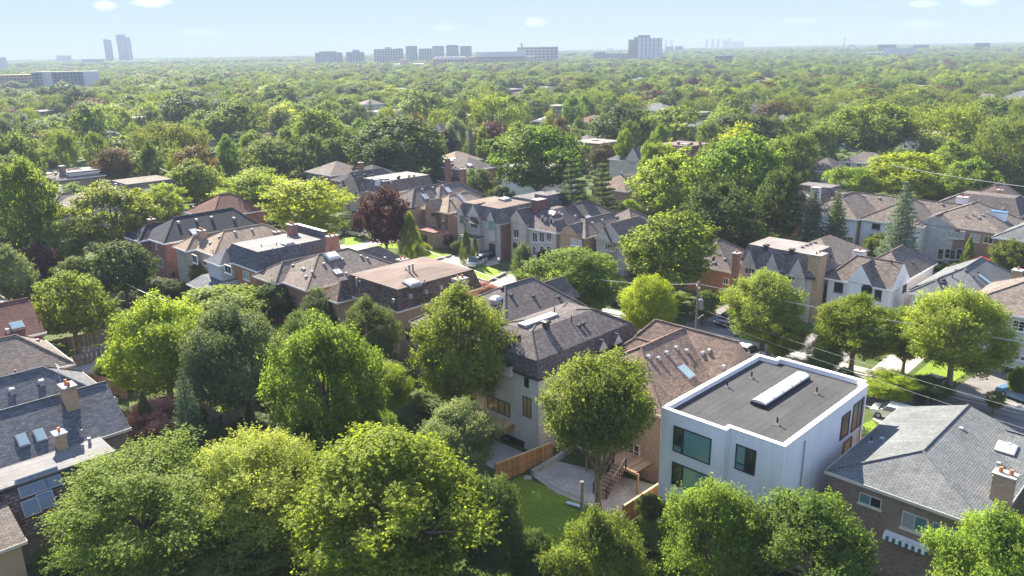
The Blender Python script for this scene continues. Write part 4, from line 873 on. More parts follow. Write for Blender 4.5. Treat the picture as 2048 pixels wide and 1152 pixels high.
def sheet(name, pts, z, mat, kind='structure', t=0):
    mb = MB()
    if t: prism(mb, pts, 0, z)
    else: mb.face([(x, y, z) for x, y in pts])
    return tag(mb.build(name, mat), kind=kind)
def pxs(*pp): return [tuple(un(*p)[:2]) for p in pp]
def strip(c, hw):
    L_ = [uv2xy(u, v - hw) for u, v in c]; R_ = [uv2xy(u, v + hw) for u, v in c]; return L_ + R_[::-1]
SC = [(-420, 66), (-300, 68), (-200, 71), (-120, 75), (-80, 77.5), (-40, 81), (0, 83), (60, 85), (120, 86)]
def along(name, c, off, hw, z, mat, t=0):
    for (a, b) in zip(c, c[1:]):
        pass
    mb = MB()
    for (u0, v0), (u1, v1) in zip(c, c[1:]):
        q = [(*uv2xy(u0, v0 + off - hw), z), (*uv2xy(u1, v1 + off - hw), z), (*uv2xy(u1, v1 + off + hw), z), (*uv2xy(u0, v0 + off + hw), z)]
        mb.face(q if (Vector(q[1]) - Vector(q[0])).cross(Vector(q[2]) - Vector(q[0])).z > 0 else q[::-1])
        if t:
            for k in range(4):
                a, b = q[k], q[(k + 1) % 4]; mb.face([(a[0], a[1], 0), (b[0], b[1], 0), b, a])
    return tag(mb.build(name, mat), kind='structure')
along('road', SC, 0, 3.9, .006, ASPH)
along('kerb', SC, 4.05, .13, .13, CONC, 1); along('kerb', SC, -4.05, .13, .13, CONC, 1)
along('pavement', SC, 5.6, .75, .05, CONC, 1)
sheet('road', [(-190, 225), (-150, 240), (-95, 230), (-60, 235), (-60, 246), (-95, 243), (-150, 252), (-200, 240)], .006, plain('pale_road', (.40, .39, .37), .9, .1, .2))
sheet('road', [uv2xy(-300, 60), uv2xy(-293, 60), uv2xy(-240, 200), uv2xy(-247, 200)], .010, ASPH)
# drives and front lawns across the street
LW = .02
sheet('driveway', pxs((913, 546), (800, 562), (838, 530), (905, 512), (985, 505), (1000, 527)), .014, PAVER)
lawns = [((915, 547), (975, 565), (1010, 548), (960, 526)), ((790, 532), (838, 530), (902, 513), (862, 497)), ((735, 495), (800, 498), (795, 483), (770, 486)), ((690, 492), (728, 486), (716, 472), (690, 476))]
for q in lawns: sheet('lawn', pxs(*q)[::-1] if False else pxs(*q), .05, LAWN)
for q in lawns[:2]:
    pts = pxs(*q)
    for a, b in ((0, 1), (1, 2)):
        p0, p1 = Vector((*pts[a], 0)), Vector((*pts[b], 0)); n = max(2, int((p1 - p0).length / .9))
        t = empty('stone_edging', p0, math.atan2(p1.y - p0.y, p1.x - p0.x)); tag(t, kind='structure')
        for k in range(n):
            L = (p1 - p0).length / n; MB().box(L * k + .015, L * (k + 1) - .015, -.17, .17, 0, .32 + .03 * ((k * 7) % 3)).build('edging_stone', PAVER, t)
sheet('path', pxs((980, 568), (1000, 580), (1050, 560), (1020, 548)), .018, PAVER)
sheet('driveway', [uv2xy(-128, 80), uv2xy(-121, 80), uv2xy(-119, 93), uv2xy(-126, 93)], .014, PAVER)
sheet('driveway', [uv2xy(-54, 84), uv2xy(-47, 84), uv2xy(-47.5, 101), uv2xy(-54.5, 101)], .014, DRIVE); sheet('driveway', [uv2xy(-40, 85), uv2xy(-33, 85), uv2xy(-33.5, 100), uv2xy(-40.5, 100)], .014, DRIVE)
sheet('driveway', [uv2xy(-30, 85), uv2xy(-26.5, 85), uv2xy(-27, 101), uv2xy(-30.5, 101)], .014, PAVER); sheet('driveway', [uv2xy(-22, 85), uv2xy(-14, 85), uv2xy(-13, 104), uv2xy(-20, 104)], .014, DRIVE)
sheet('lawn', [uv2xy(-46.5, 86), uv2xy(-41, 86.5), uv2xy(-41, 93), uv2xy(-46.5, 93)], .03, LAWN); sheet('lawn', [uv2xy(-26, 86.5), uv2xy(-22.5, 86.5), uv2xy(-21.5, 99), uv2xy(-26, 99)], .03, LAWN)
sheet('driveway', pxs((1470, 720), (1540, 742), (1580, 705), (1500, 690)), .014, DRIVE); sheet('driveway', pxs((1745, 838), (1800, 870), (1850, 820), (1780, 795)), .014, PAVER); sheet('lawn', pxs((1735, 900), (1770, 875), (1745, 840), (1722, 850)), .03, LAWN)
# back garden of the house with the deck
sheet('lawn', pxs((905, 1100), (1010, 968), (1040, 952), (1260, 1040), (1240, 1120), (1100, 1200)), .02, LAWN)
slabs = [((1065, 945), (1110, 925), (1150, 950), (1116, 978)), ((1116, 978), (1165, 952), (1215, 962), (1190, 985)), ((1116, 978), (1190, 985), (1240, 978), (1205, 1018), (1185, 1012)), ((1190, 985), (1215, 962), (1260, 978), (1240, 1000)), ((1205, 1018), (1240, 990), (1262, 1000), (1250, 1022), (1225, 1030))]
sheet('patio', pxs((1062, 950), (1112, 922), (1330, 975), (1250, 1042), (1110, 985)), .03, CONC)
pt = empty('patio', tuple(un(1180, 985))); tag(pt, kind='structure')
for i, q in enumerate(slabs):
    pts = [(p[0] - pt.location.x, p[1] - pt.location.y) for p in pxs(*q)]
    mb = MB(); prism(mb, pts, .0, .05 + .012 * (i % 3)); mb.build('patio_slab', CONC, pt)
sheet('patio', pxs((960, 925), (1000, 945), (1062, 912), (990, 880)), .03, CONC)
sheet('side_path', pxs((1300, 1050), (1345, 1075), (1380, 1040), (1330, 1020)), .03, CONC)
sheet('patio', pxs((135, 735), (180, 750), (225, 735), (215, 690), (160, 695)), .03, CONC)
sheet('lawn', pxs((300, 795), (360, 800), (420, 775), (340, 765)), .02, LAWN); sheet('lawn', pxs((130, 712), (160, 705), (200, 690), (190, 682), (140, 695)), .02, LAWN); sheet('lawn', pxs((430, 830), (500, 850), (520, 800), (450, 790)), .02, LAWN)
for c_ in ((250, 330),): sheet('lawn', pxs((280, 350), (335, 352), (335, 344), (285, 342)), .03, LAWN)
# ------------------------------------------------------------------ fences
def fence(name, label, a, b, h, bw, mat, cap=False, z0=0.0):
    """boards, posts and rails, each board its own piece"""
    p0, p1 = Vector((*un(*a)[:2], z0)), Vector((*un(*b)[:2], z0)); d = p1 - p0; L = d.length
    t = empty(name, p0, math.atan2(d.y, d.x), label=label, cat='fence', group='garden fences')
    n = int(L / bw); me = None
    for k in range(n):
        if me is None: o = MB().box(0, bw - .012, -.012, .012, .04, h).build('board', mat, t); me = o.data
        else: o = bpy.data.objects.new('board', me); link(o, t)
        o.location = (k * bw, .02 if (k % 2 and bw > .16) else 0, 0); o.scale = (1, 1, 1 - .012 * ((k * 5) % 4) if not cap else 1)
    for k in range(int(L / 2.4) + 2): MB().box(-.05, .05, .03, .13, 0, h + .08).build('post', mat, t).location = (min(k * 2.4, L), 0, 0)
    for z in (.35, h - .3): MB().box(0, L, .03, .07, z, z + .09).build('rail', mat, t)
    if cap: MB().box(-.03, L + .03, -.07, .07, h + .003, h + .045).build('cap_rail', PALEWOOD, t)
    return t
fence('wooden_fence', 'warm cedar board fence between the dark mansard house and the deck garden', (992, 968), (1106, 922), 1.9, .14, CEDAR, True)
fence('wooden_fence', 'short cedar board fence beside the deck stairs and the white modern house', (1247, 1052), (1325, 1000), 1.8, .14, CEDAR, True)
fence('wooden_fence', 'weathered grey board fence behind the small lawn beside the orange walled house', (95, 712), (238, 680), 1.9, .26, OLDWOOD)
fence('wooden_fence', 'weathered low fence crossing the yard between two patios at the left', (150, 735), (262, 705), 1.6, .26, OLDWOOD)
fence('wooden_fence', 'dark weathered fence behind the slate roofed house under the lime green tree', (185, 775), (255, 800), 1.8, .26, OLDWOOD)
fence('wooden_fence', 'dark board fence in shade behind the purple leaved shrub and tall conifers', (300, 835), (420, 790), 1.8, .26, OLDWOOD)
fence('wooden_fence', 'shaded board fence under the silver leaved tree near the sunny lawn patch', (370, 815), (480, 880), 1.8, .26, OLDWOOD)
fence('wooden_fence', 'pale concrete coloured board fence by the hedge below the left utility pole', (206, 622), (240, 612), 2.0, .3, plain('pale_board', (.42, .40, .38), .9, .1))
fence('wooden_fence', 'distant pale picket fence glimpsed between trees at far left', (42, 500), (88, 488), 1.8, .35, OLDWOOD)
fence('wooden_fence', 'grey board fence running behind the large lime locust at lower centre', (430, 870), (520, 820), 1.8, .26, OLDWOOD)
# ------------------------------------------------------------------ deck, garden things
Hd = DECKH
dk = empty('deck', (0, 0, 0)); dk.parent = Hd.e
u0, _ = Hd.wallhit('f', 1205, 950); ax = u0 + .35; dz = 2.0
dk.location = (ax, .35, 0); DW, DD = 10.6 - ax, 2.5
for k in range(int(DW / .3)): MB().box(k * .3 + .006, (k + 1) * .3 - .006, -DD, 0, dz - .06, dz).build('deck_plank', DECKW, dk)
MB().box(0, DW, -DD - .05, -DD - .003, dz - .26, dz - .03).build('deck_beam', DECKW, dk)
for x in (.1, DW / 2, DW - .1): MB().box(x - .07, x + .07, -DD + .02, -DD + .16, 0, dz - .06).build('deck_post', DECKW, dk)
SW = 1.25; sx0 = DW - 2.6
rl = MB().box(0, sx0, -DD, -DD + .05, dz + .95, dz + 1.0).build('railing', BLACK, dk)
bme = None
for k in range(int(sx0 / .16) + 1):
    if bme is None: o = MB().box(-.012, .012, -DD + .012, -DD + .036, dz, dz + .95).build('baluster', BLACK, rl); bme = o.data
    else: o = bpy.data.objects.new('baluster', bme); link(o, rl)
    o.location = (k * .16, 0, 0)
for x in (0, sx0): MB().box(x - .05, x + .05, -DD - .03, -DD + .07, dz, dz + 1.08).build('railing_post', BLACK, dk)
NS = 9
for k in range(NS):
    zz = dz - dz * (k + 1) / (NS + 1); yy = -DD - .28 * k
    MB().box(sx0, sx0 + SW, yy - .3, yy - .01, zz - .05, zz).build('stair_tread', DECKW, dk)
    MB().box(sx0 + .04, sx0 + SW - .04, yy - .02, yy - .005, zz, zz + dz / (NS + 1) - .05).build('riser', DECKW, dk)
for x in (sx0 - .04, sx0 + SW + .04):
    hr = MB().tube([(x, -DD, dz + .98), (x, -DD - .28 * NS, .98 + dz / NS)], .035, 4).build('stair_rail', BLACK, dk)
    for k in range(0, NS + 1):
        yy = -DD - .28 * k; z1 = dz + .96 - (dz - dz / NS) * k / NS; w_ = .05 if k in (0, NS) else .014
        MB().box(x - w_, x + w_, yy - w_, yy + w_, max(0, z1 - 1.0), z1).build('stair_baluster', BLACK, hr)
def thing(name, label, cat, px, z=0, rz=0, group=None): return empty(name, tuple(un(*px, z)), rz, label=label, cat=cat, group=group)
t = thing('wooden_post', 'leaning weathered stub post with ropes on the back lawn before the patio', 'post', (1163, 1022)); MB().box(-.13, .13, -.13, .13, 0, 2.6).build('shaft', OLDWOOD, t); MB().box(-.15, .15, -.15, .15, 2.603, 2.68).build('post_cap', OLDWOOD, t)
t = thing('garden_lounger', 'small pale blue bench lying on the shaded lawn beside the stub post', 'bench', (1150, 1014), 0, math.radians(-30)); MB().box(-.75, .75, -.16, .16, .18, .26).build('seat', plain('pale_blue_plastic', (.45, .58, .66), .5, .05), t)
for x in (-.6, .6): MB().box(x - .05, x + .05, -.14, .14, 0, .18).build('leg', GREYM, t)
t = thing('stone_block', 'small pale stone slab lying on the lawn near the cedar fence', 'stone', (1055, 956)); MB().rings([(-.35, .35, -.3, .3, 0), (-.35, .35, -.3, .3, .08), (-.3, .3, -.25, .25, .13)], 0, 0).build('slab', CONC, t)
t = thing('patio_wall', 'low pale retaining wall beside the french doors of the deck garden', 'wall', (1064, 951), 0, math.atan2(*(un(1112, 922) - un(1064, 951))[[1, 0]]))
for k in range(9): MB().box(k * .62 + .01, k * .62 + .6, -.16, .16, 0, .5).build('wall_stone', CONC, t)
# red parasol with a table
t = thing('parasol', 'bright red garden parasol open over a terrace behind the pale grey hip roof', 'parasol', (1958, 548))
MB().tube([(0, 0, 0), (0, 0, 2.9)], .05, 6).build('pole', GREYM, t)
for k in range(8):
    a, b = 2 * math.pi * k / 8, 2 * math.pi * (k + 1) / 8; R = 2.1
    MB().face([(R * math.cos(a), R * math.sin(a), 2.25), (R * math.cos(b), R * math.sin(b), 2.25), (0, 0, 2.95)]).face([(R * math.cos(a), R * math.sin(a), 2.05), (R * math.cos(b), R * math.sin(b), 2.05), (R * math.cos(b), R * math.sin(b), 2.25), (R * math.cos(a), R * math.sin(a), 2.25)]).build('canopy_panel', RED, t)
t = thing('parasol', 'small mint green parasol folded behind the maroon brick house garden', 'parasol', (913, 378)); MB().tube([(0, 0, 0), (0, 0, 2.6)], .05, 6).build('pole', GREYM, t)
for k in range(6):
    a, b = math.pi * k / 3, math.pi * (k + 1) / 3; R = 1.6; MB().face([(R * math.cos(a), R * math.sin(a), 2.0), (R * math.cos(b), R * math.sin(b), 2.0), (0, 0, 2.7)]).build('canopy_panel', plain('mint_fabric', (.18, .5, .38), .8, .05), t)
t = thing('lamp_post', 'small black garden lamp with white globe at the lawn edge before the stone house', 'lamp', (998, 545)); MB().tube([(0, 0, 0), (0, 0, 2.1)], .05, 6).build('post', BLACK, t); MB().tube([(0, 0, 2.1), (0, 0, 2.2), (0, 0, 2.45), (0, 0, 2.55)], [.08, .2, .2, .08], 8).build('globe', plain('white_globe', (.8, .79, .75), .4, .02), t)
# ------------------------------------------------------------------ cars
def car(label, px, az, body, L=4.7, Wd=1.86, Ht=1.5, suv=False, group=None):
    t = empty('parked_car', tuple(un(*px)), -math.radians(az), label=label, cat='car', group=group)
    hw = Wd / 2; gl = GLASS
    prof = [(-L / 2, .35, .62), (-L / 2 + .05, .3, .82), (-L * .30, .28, .95), (-L * .1, .28, 1.0), (L * .25, .28, 1.02), (L / 2 - .12, .3, .98), (L / 2, .4, .75)]
    mb = MB()
    for (y0, a0, b0), (y1, a1, b1) in zip(prof, prof[1:]):
        w0 = hw * (.93 if abs(y0) > L * .45 else 1); w1 = hw * (.93 if abs(y1) > L * .45 else 1)
        mb.face([(-w0, y0, b0), (w0, y0, b0), (w1, y1, b1), (-w1, y1, b1)]); mb.face([(w0, y0, a0), (w1, y1, a1), (w1, y1, b1), (w0, y0, b0)]); mb.face([(-w0, y0, b0), (-w1, y1, b1), (-w1, y1, a1), (-w0, y0, a0)]); mb.face([(-w1, y1, a1), (w1, y1, a1), (w0, y0, a0), (-w0, y0, a0)])
    for (y, a, b), s in ((prof[0], 1), (prof[-1], -1)):
        q = [(-hw * .93, y, a), (hw * .93, y, a), (hw * .93, y, b), (-hw * .93, y, b)]; mb.face(q if s > 0 else q[::-1])
    mb.build('body', body, t, True)
    r0 = -L * .02 - .95; r1 = L * .36 if not suv else L * .46
    cab = MB(); cab.rings([(-hw * .95, hw * .95, r0 - .55, r1 + .35, .95), (-hw * .78, hw * .78, r0 + .25, r1 - (.35 if not suv else .05), Ht - .06)], 0, 0, cap=False); cab.build('windows', gl, t)
    MB().rings([(-hw * .79, hw * .79, r0 + .22, r1 - (.33 if not suv else .03), Ht - .06), (-hw * .72, hw * .72, r0 + .35, r1 - (.45 if not suv else .1), Ht)], 0, 0).build('car_roof', body, t)
    for sx in (-1, 1):
        for fy in (.05, .5, .98):
            y = r0 + .1 + (r1 - r0 - .2) * fy; MB().tube([(sx * hw * .96, y - (.4 if fy < .1 else 0), .96), (sx * hw * .79, y, Ht - .05)], .04, 4).build('pillar', body, t)
        MB().box(sx * hw * 1.03 - .09, sx * hw * 1.03 + .09, r0 - .25, r0 - .1, .98, 1.12).build('mirror', body, t)
        for y in (-L * .31, L * .30):
            w = MB().tube([(sx * (hw - .22), y, .33), (sx * (hw + .01), y, .33)], .33, 12).build('wheel', plain('tyre_rubber', (.02, .02, .02), .9, .1), t)
            MB().tube([(sx * (hw + .012), y, .33), (sx * (hw + .02), y, .33)], .2, 8).build('rim', GREYM, w)
        MB().box(sx * hw * .62 - .2, sx * hw * .62 + .2, -L / 2 - .02, -L / 2 + .06, .62, .76).build('headlight', LIGHTM, t); MB().box(sx * hw * .68 - .17, sx * hw * .68 + .17, L / 2 - .06, L / 2 + .02, .72, .86).build('tail_light', RED, t)
    return t
def paint(n, c): 
    mt, nt, b = _base(n); b.inputs['Base Color'].default_value = c4(c); b.inputs['Metallic'].default_value = .3; b.inputs['Roughness'].default_value = .3; b.inputs['Coat Weight'].default_value = .6; return mt
SILV, PW, PB, PBL, PG = paint('silver_paint', (.55, .55, .55)), paint('white_car_paint', (.78, .78, .77)), paint('black_car_paint', (.015, .015, .017)), paint('blue_car_paint', (.10, .22, .38)), paint('grey_car_paint', (.12, .125, .13))
car('silver grey suv parked on the paved drive of the grand stone house', (954, 530), 25, SILV, suv=True, Ht=1.65)
car('silver sedan parked on the drive behind the white flat roofed house', (1488, 712), -42, SILV)
car('black car parked in the shade beside the hedge beyond the utility pole', (1458, 646), 40, PB)
car('white car half hidden by the grey shingle roof beside the small yellow tree', (1792, 838), 130, PW)
car('blue and white car at the right edge of the shaded drive', (2044, 800), 150, PBL)
car('pale car parked at the kerb beyond the brown multi hip roof', (826, 537), 130, PW)
car('dark car standing in the shaded drive under the big maple at right', (1862, 782), 48, PG)
car('white car glinting on the street between golden locust and purple maple', (712, 471), 130, PW)
car('dark car just behind the silver suv near the garage door', (972, 519), 60, PB)
# ------------------------------------------------------------------ poles and wires
def pole(label, base, top, arms=True, group='wooden utility poles'):
    b = un(*base); lo, hi = 2, 25
    for _ in range(40):
        z = (lo + hi) / 2
        if prj((b[0], b[1], z))[1] > top[1]: lo = z
        else: hi = z
    t = empty('utility_pole', tuple(b), 0, label=label, cat='utility pole', group=group)
    MB().tube([(0, 0, 0), (0, 0, z)], [.17, .12], 8).build('shaft', POLEW, t)
    if arms: MB().box(-.06, .06, -.9, .9, z - .75, z - .62).build('crossarm', POLEW, t)
    for y in (-.8, 0, .8):
        if arms: MB().tube([(0, y, z - .62), (0, y, z - .42)], .05, 6).build('insulator', GREYM, t)
    return t, Vector((b[0], b[1], z))
P1, T1 = pole('tall utility pole with a grey transformer can beyond the brown shingle roof', (1390, 690), (1395, 563))
tr = MB().tube([(.42, 0, T1.z - 3.6), (.42, 0, T1.z - 3.5), (.42, 0, T1.z - 2.4), (.42, 0, T1.z - 2.25)], [.25, .33, .33, .2], 12).build('transformer', LIGHTM, P1)
for dx in (-.1, .1): MB().tube([(.42 + dx, 0, T1.z - 2.25), (.42 + dx, 0, T1.z - 1.95)], .05, 6).build('bushing', GREYM, tr)
MB().tube([(0, 0, T1.z - 4.9), (.9, .2, T1.z - 4.3)], .04, 5).build('brace', GREYM, P1)
P2, T2 = pole('slim bare utility pole before the purple maple and the brown brick house', (817, 522), (812, 456), False)
P3, T3 = pole('utility pole in the hedge below the pale fence at left', (223, 602), (209, 536))
P4, T4 = pole('short utility pole by the pale road at upper left', (306, 372), (302, 322))
P5, T5 = pole('far utility pole at the upper left street corner', (150, 345), (140, 272))
P6, T6 = pole('distant utility pole left of the bronze tree', (207, 330), (203, 296))
P7, T7 = pole('distant tall pole beside the pale hip roof below the copper beech', (1416, 232), (1416, 193), False)
WIRE = plain('bare_cable', (.52, .52, .52), .5, .05, 1, .4); DWIRE = plain('black_cable', (.10, .10, .10), .6, .05)
def wire(label, a, b, sag, r=.028, mat=WIRE, n=24):
    a, b = Vector(a), Vector(b); mb = MB(); c = (a + b) / 2
    mb.tube([a.lerp(b, k / n) - c - Vector((0, 0, sag * 4 * (k / n) * (1 - k / n))) for k in range(n + 1)], r, 5)
    o = mb.build('overhead_cable', mat); o.location = c
    return tag(o, label, 'cable', 'overhead cables')
def wpx(px, py, dist):
    d = ray(px, py); return CAM_P + d * dist
E1 = un(2300, 722, 8.2)
wire('thick pale cable running from the transformer pole across the right side of the view', T1 - Vector((0, 0, .3)), un(2400, 735, 8.6), .5, .03)
wire('thin lower cable from the transformer pole over the white house roof', T1 - Vector((0, 0, 3.4)), un(2300, 890, 6.0), .5, .009)
wire('second thin cable crossing above the shaded drives at right', T1 - Vector((0, 0, 4.2)), un(2300, 935, 5.5), .5, .008)
wire('cable from the transformer pole leading left into the linden crown', T1 - Vector((0, 0, .3)), un(1150, 552, 8.0), .4, .025)
wire('cable from the slim bare pole towards the lower right over the pink brown roof', T2 - Vector((0, 0, 2.2)), un(1060, 580, 5.5), .5, .03)
wire('cable from the slim bare pole leading left past the purple maple', T2 - Vector((0, 0, 2.2)), un(650, 448, 6.4), .4, .03)
wire('pale bundled cable dropping from the left hedge pole to the lime green tree', T3 - Vector((0, 0, .4)), un(330, 600, 5.0), .5, .04)
wire('thin slack cable below the bundled cable at left', T3 - Vector((0, 0, 1.0)), un(310, 610, 4.0), .8, .02)
wire('cable looping between the poles along the far left street', T5 - Vector((0, 0, .3)), T6 - Vector((0, 0, .2)), 1.2, .05)
wire('cable from the bronze tree pole to the pale road pole', T6 - Vector((0, 0, .2)), T4 - Vector((0, 0, .2)), .8, .045)
wire('cable from the pale road pole running into the green trees', T4 - Vector((0, 0, .2)), un(400, 365, 8.0), .8, .045)
wire('thin cable over the roofs at the upper right edge', un(1780, 330, 11), un(2250, 395, 10), .6, .04)
wire('dark slack cable over the shaded back lawn', un(1045, 965, 2.5), un(1190, 1012, 2.2), .25, .012, DWIRE)
wire('pale cable spanning the treetops left of the dense dark tree', un(560, 225, 11), un(760, 262, 10.5), .5, .05)
t = thing('street_lamp', 'slim grey street lamp standing beside the reddish hip roof', 'street lamp', (1178, 262)); MB().tube([(0, 0, 0), (0, 0, 9), (.5, 0, 9.5), (2.2, 0, 9.6)], .11, 6).build('lamp_column', GREYM, t); MB().box(1.9, 2.8, -.18, .18, 9.5, 9.68).build('lamp_head', LIGHTM, t)
t = thing('street_lamp', 'slender street lamp right of the distant tall pole', 'street lamp', (1424, 236)); MB().tube([(0, 0, 0), (0, 0, 8), (.5, 0, 8.5), (2.0, 0, 8.6)], .11, 6).build('lamp_column', GREYM, t); MB().box(1.8, 2.6, -.18, .18, 8.5, 8.66).build('lamp_head', LIGHTM, t)
# ================================================================== skyline
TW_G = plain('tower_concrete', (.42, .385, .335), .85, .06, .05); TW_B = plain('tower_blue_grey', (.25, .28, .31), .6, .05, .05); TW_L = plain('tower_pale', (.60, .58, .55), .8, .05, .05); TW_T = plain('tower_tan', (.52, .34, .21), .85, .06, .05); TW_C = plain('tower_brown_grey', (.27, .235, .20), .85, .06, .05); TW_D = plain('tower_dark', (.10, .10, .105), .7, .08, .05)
WINB = glass('far_window_band', (.05, .06, .075), .2)
TMAT = {}
def tower(name, label, l, r, top, dist, depth=None, mat=TW_G, floors=0, bays=0, rot=0, cat='tower', extra=(), bandmat=None, vertical=False, wfrac=.55, into=None):
    """a building between two survey columns, its roof at the survey height, standing at dist metres"""
    dl, dr, dt = ray(l, top), ray(r, top), ray((l + r) / 2, top)
    A, B, T = [CAM_P + d * (dist / math.hypot(d[0], d[1])) for d in (dl, dr, dt)]
    z = T[2]; c = (A + B) / 2; w = float(np.linalg.norm((B - A)[:2])); d = depth or w * .5
    yaw = math.atan2((B - A)[1], (B - A)[0])
    M = Matrix.Translation((c[0], c[1], 0)) @ Matrix.Rotation(yaw + rot, 4, 'Z')
    if into is None: t = empty(name, (c[0], c[1], 0), yaw + rot, label=label, cat=cat); TMAT[t.name] = M; rel = Matrix.Identity(4)
    else: t = into; rel = TMAT[t.name].inverted() @ M
    MB().box(-w / 2, w / 2, 0, d, 0, z).build('block', mat, t).matrix_local = rel
    if floors:
        mb = MB(); fh = z / floors
        for f in range(floors):
            z0, z1 = f * fh + fh * .28, f * fh + fh * (.28 + wfrac)
            nb = max(1, bays)
            for b_ in range(nb):
                x0, x1 = -w / 2 + w * (b_ + .14) / nb, -w / 2 + w * (b_ + .86) / nb
                mb.box(x0, x1, -.25, -.02, z0, z1)
            nd_ = max(1, int(nb * d / w))
            for b_ in range(nd_):
                y0, y1 = d * (b_ + .14) / nd_, d * (b_ + .86) / nd_
                mb.box(w / 2 + .02, w / 2 + .25, y0, y1, z0, z1)
        o = mb.build('windows', bandmat or WINB, t); o.matrix_local = rel; tag(o, kind='stuff')
    for (x0, x1, hz, mt) in extra: MB().box(-w / 2 + w * x0, -w / 2 + w * x1, d * .2, d * .8, z + .003, z + hz).build('roof_block', mt or mat, t).matrix_local = rel
    return t
TT = tower('apartment_tower', 'tall stepped grey concrete apartment tower with rows of pale balconies on the skyline', 1276, 1325, 76, 1720, 40, TW_C, 22, 6, 0, extra=((.0, .5, 6, None),), bandmat=WHITE)
tower('', '', 1257, 1275.8, 79, 1731, 40, TW_C, 0, 0, extra=((.6, .98, 5, None),), into=TT)
tower('', '', 1272, 1316, 118, 1690, 20, TW_L, 1, 5, bandmat=TW_D, wfrac=.7, into=TT)
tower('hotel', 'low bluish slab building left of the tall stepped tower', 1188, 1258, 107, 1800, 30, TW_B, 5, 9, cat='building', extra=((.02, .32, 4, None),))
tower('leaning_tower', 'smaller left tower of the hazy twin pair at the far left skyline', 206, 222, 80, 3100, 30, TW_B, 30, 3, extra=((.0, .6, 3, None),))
TT = tower('leaning_tower', 'taller right tower of the hazy twin pair at the far left skyline', 231, 249, 69, 3100, 34, TW_B, 34, 3); tower('', '', 249.2, 260, 74, 3110, 34, TW_L, 34, 2, into=TT)
TT = tower('slab_block', 'dark glass slab apartment block with white end wall at the left treetops', 86, 195, 143, 960, 16, TW_D, 7, 14, bandmat=TW_B, cat='apartment block'); tower('', '', 82, 102, 143, 955, 12, TW_L, 0, 0, into=TT); tower('', '', 62, 82, 144, 950, 14, TW_D, 7, 2, bandmat=TW_B, into=TT); tower('', '', 165, 196, 142, 955, 12, TW_L, 0, 0, rot=.05, into=TT)
tower('brick_block', 'low tan brick apartment block left of the dark slab block', -30, 62, 150, 1000, 16, TW_T, 6, 12, cat='apartment block')
tower('apartment_block', 'broad grey apartment block, leftmost of the centre skyline row', 630, 684, 105, 1950, 30, TW_G, 9, 10, extra=((.15, .8, 3, None),)); tower('apartment_block', 'bluish grey block with rounded centre, second in the skyline row', 692, 728, 104, 1950, 26, TW_B, 10, 6, extra=((.35, .75, 5, None),))
tower('apartment_block', 'long tan grey block in the skyline row left of the blue glass tower', 747, 806, 98, 1900, 30, TW_G, 12, 11, extra=((.38, .6, 4, None), (.75, .99, 1.5, None)))
tower('glass_tower', 'blue glass tower standing out in the centre skyline row', 811, 834, 92, 1950, 26, TW_B, 14, 5); tower('apartment_block', 'pale tower right of the blue glass tower in the skyline row', 837, 864, 97, 1980, 26, TW_G, 13, 5)
tower('glass_tower', 'tall bluish tower left of three in the skyline above the hospital', 864, 888, 92, 2020, 26, TW_B, 14, 5); tower('glass_tower', 'tall bluish tower in the middle of three above the hospital', 892, 917, 91, 2020, 26, TW_B, 14, 5, extra=((.1, .9, 1.5, None),)); tower('glass_tower', 'tall bluish tower right of three above the hospital', 920, 943, 92, 2040, 26, TW_B, 14, 5)
tower('hospital', 'wide orange brown hospital block with long window bands at the centre of the skyline', 936, 1070, 113, 1600, 50, TW_T, 4, 1, cat='hospital', extra=((.1, .86, 9, TW_L),)); tower('hospital', 'tall grey rear hospital block with a chimney stack at the skyline centre', 1034, 1116, 94, 1700, 40, TW_G, 7, 10, cat='hospital', extra=((.09, .13, 9, TW_T),))
tower('hospital', 'lower left hospital wing with pale roof band', 866, 936, 118, 1580, 50, TW_T, 3, 10, cat='hospital', extra=((.03, .95, 4, TW_L),)); tower('office_block', 'low cream office block with dark ribbon window below the hospital wing', 788, 848, 128, 1500, 40, TW_L, 2, 1, cat='office block', extra=((.2, .5, 8, TW_T),))
tower('office_block', 'wide pale teal office block with white vertical fins at the right skyline', 1768, 1832, 96.5, 1900, 30, TW_B, 1, 14, cat='office block', bandmat=TW_L, wfrac=.7); tower('office_block', 'low pale extension left of the finned office block at right', 1732, 1768, 105, 1900, 30, TW_L, 3, 6, cat='office block')
tower('office_block', 'dark flat long block on the right horizon', 1756, 1793, 89, 2400, 40, TW_D, 0, 0, cat='office block'); tower('office_block', 'second dark flat block on the far right horizon', 1950, 1981, 86, 2400, 40, TW_D, 0, 0, cat='office block'); tower('office_block', 'third low dark block on the right horizon', 1826, 1858, 90, 2500, 40, TW_D, 0, 0, cat='office block')
tower('office_block', 'small white and dark block among the treetops right of the tall stepped tower', 1430, 1466, 112, 1500, 24, TW_D, 0, 0, cat='office block', extra=((.65, .98, 3, TW_L),))
GL = ('leftmost of the row of ghostly pale towers on the right horizon', 'second from left in the ghostly pale tower row', 'slim ghostly tower just left of the wide ghostly block', 'wide ghostly block left of the tallest ghostly tower', 'tallest slim ghostly tower in the hazy row', 'broad low ghostly block at the right end of the hazy row', 'left of two faint towers just right of the tall stepped tower', 'right of two faint towers just beyond the tall stepped tower')
for i, (l, r, tp, D) in enumerate(((1411, 1417, 78, 5600), (1423, 1429, 78, 5600), (1434, 1440, 77, 5600), (1446, 1457, 80, 5600), (1457, 1463, 75, 5700), (1464, 1488, 83, 5700), (1330, 1335, 79, 5600), (1340, 1346, 80, 5600))):
    tag(tower('ghostly_tower', GL[i], l, r, tp, D, 30, TW_G, 0, 0), group='hazy far towers')
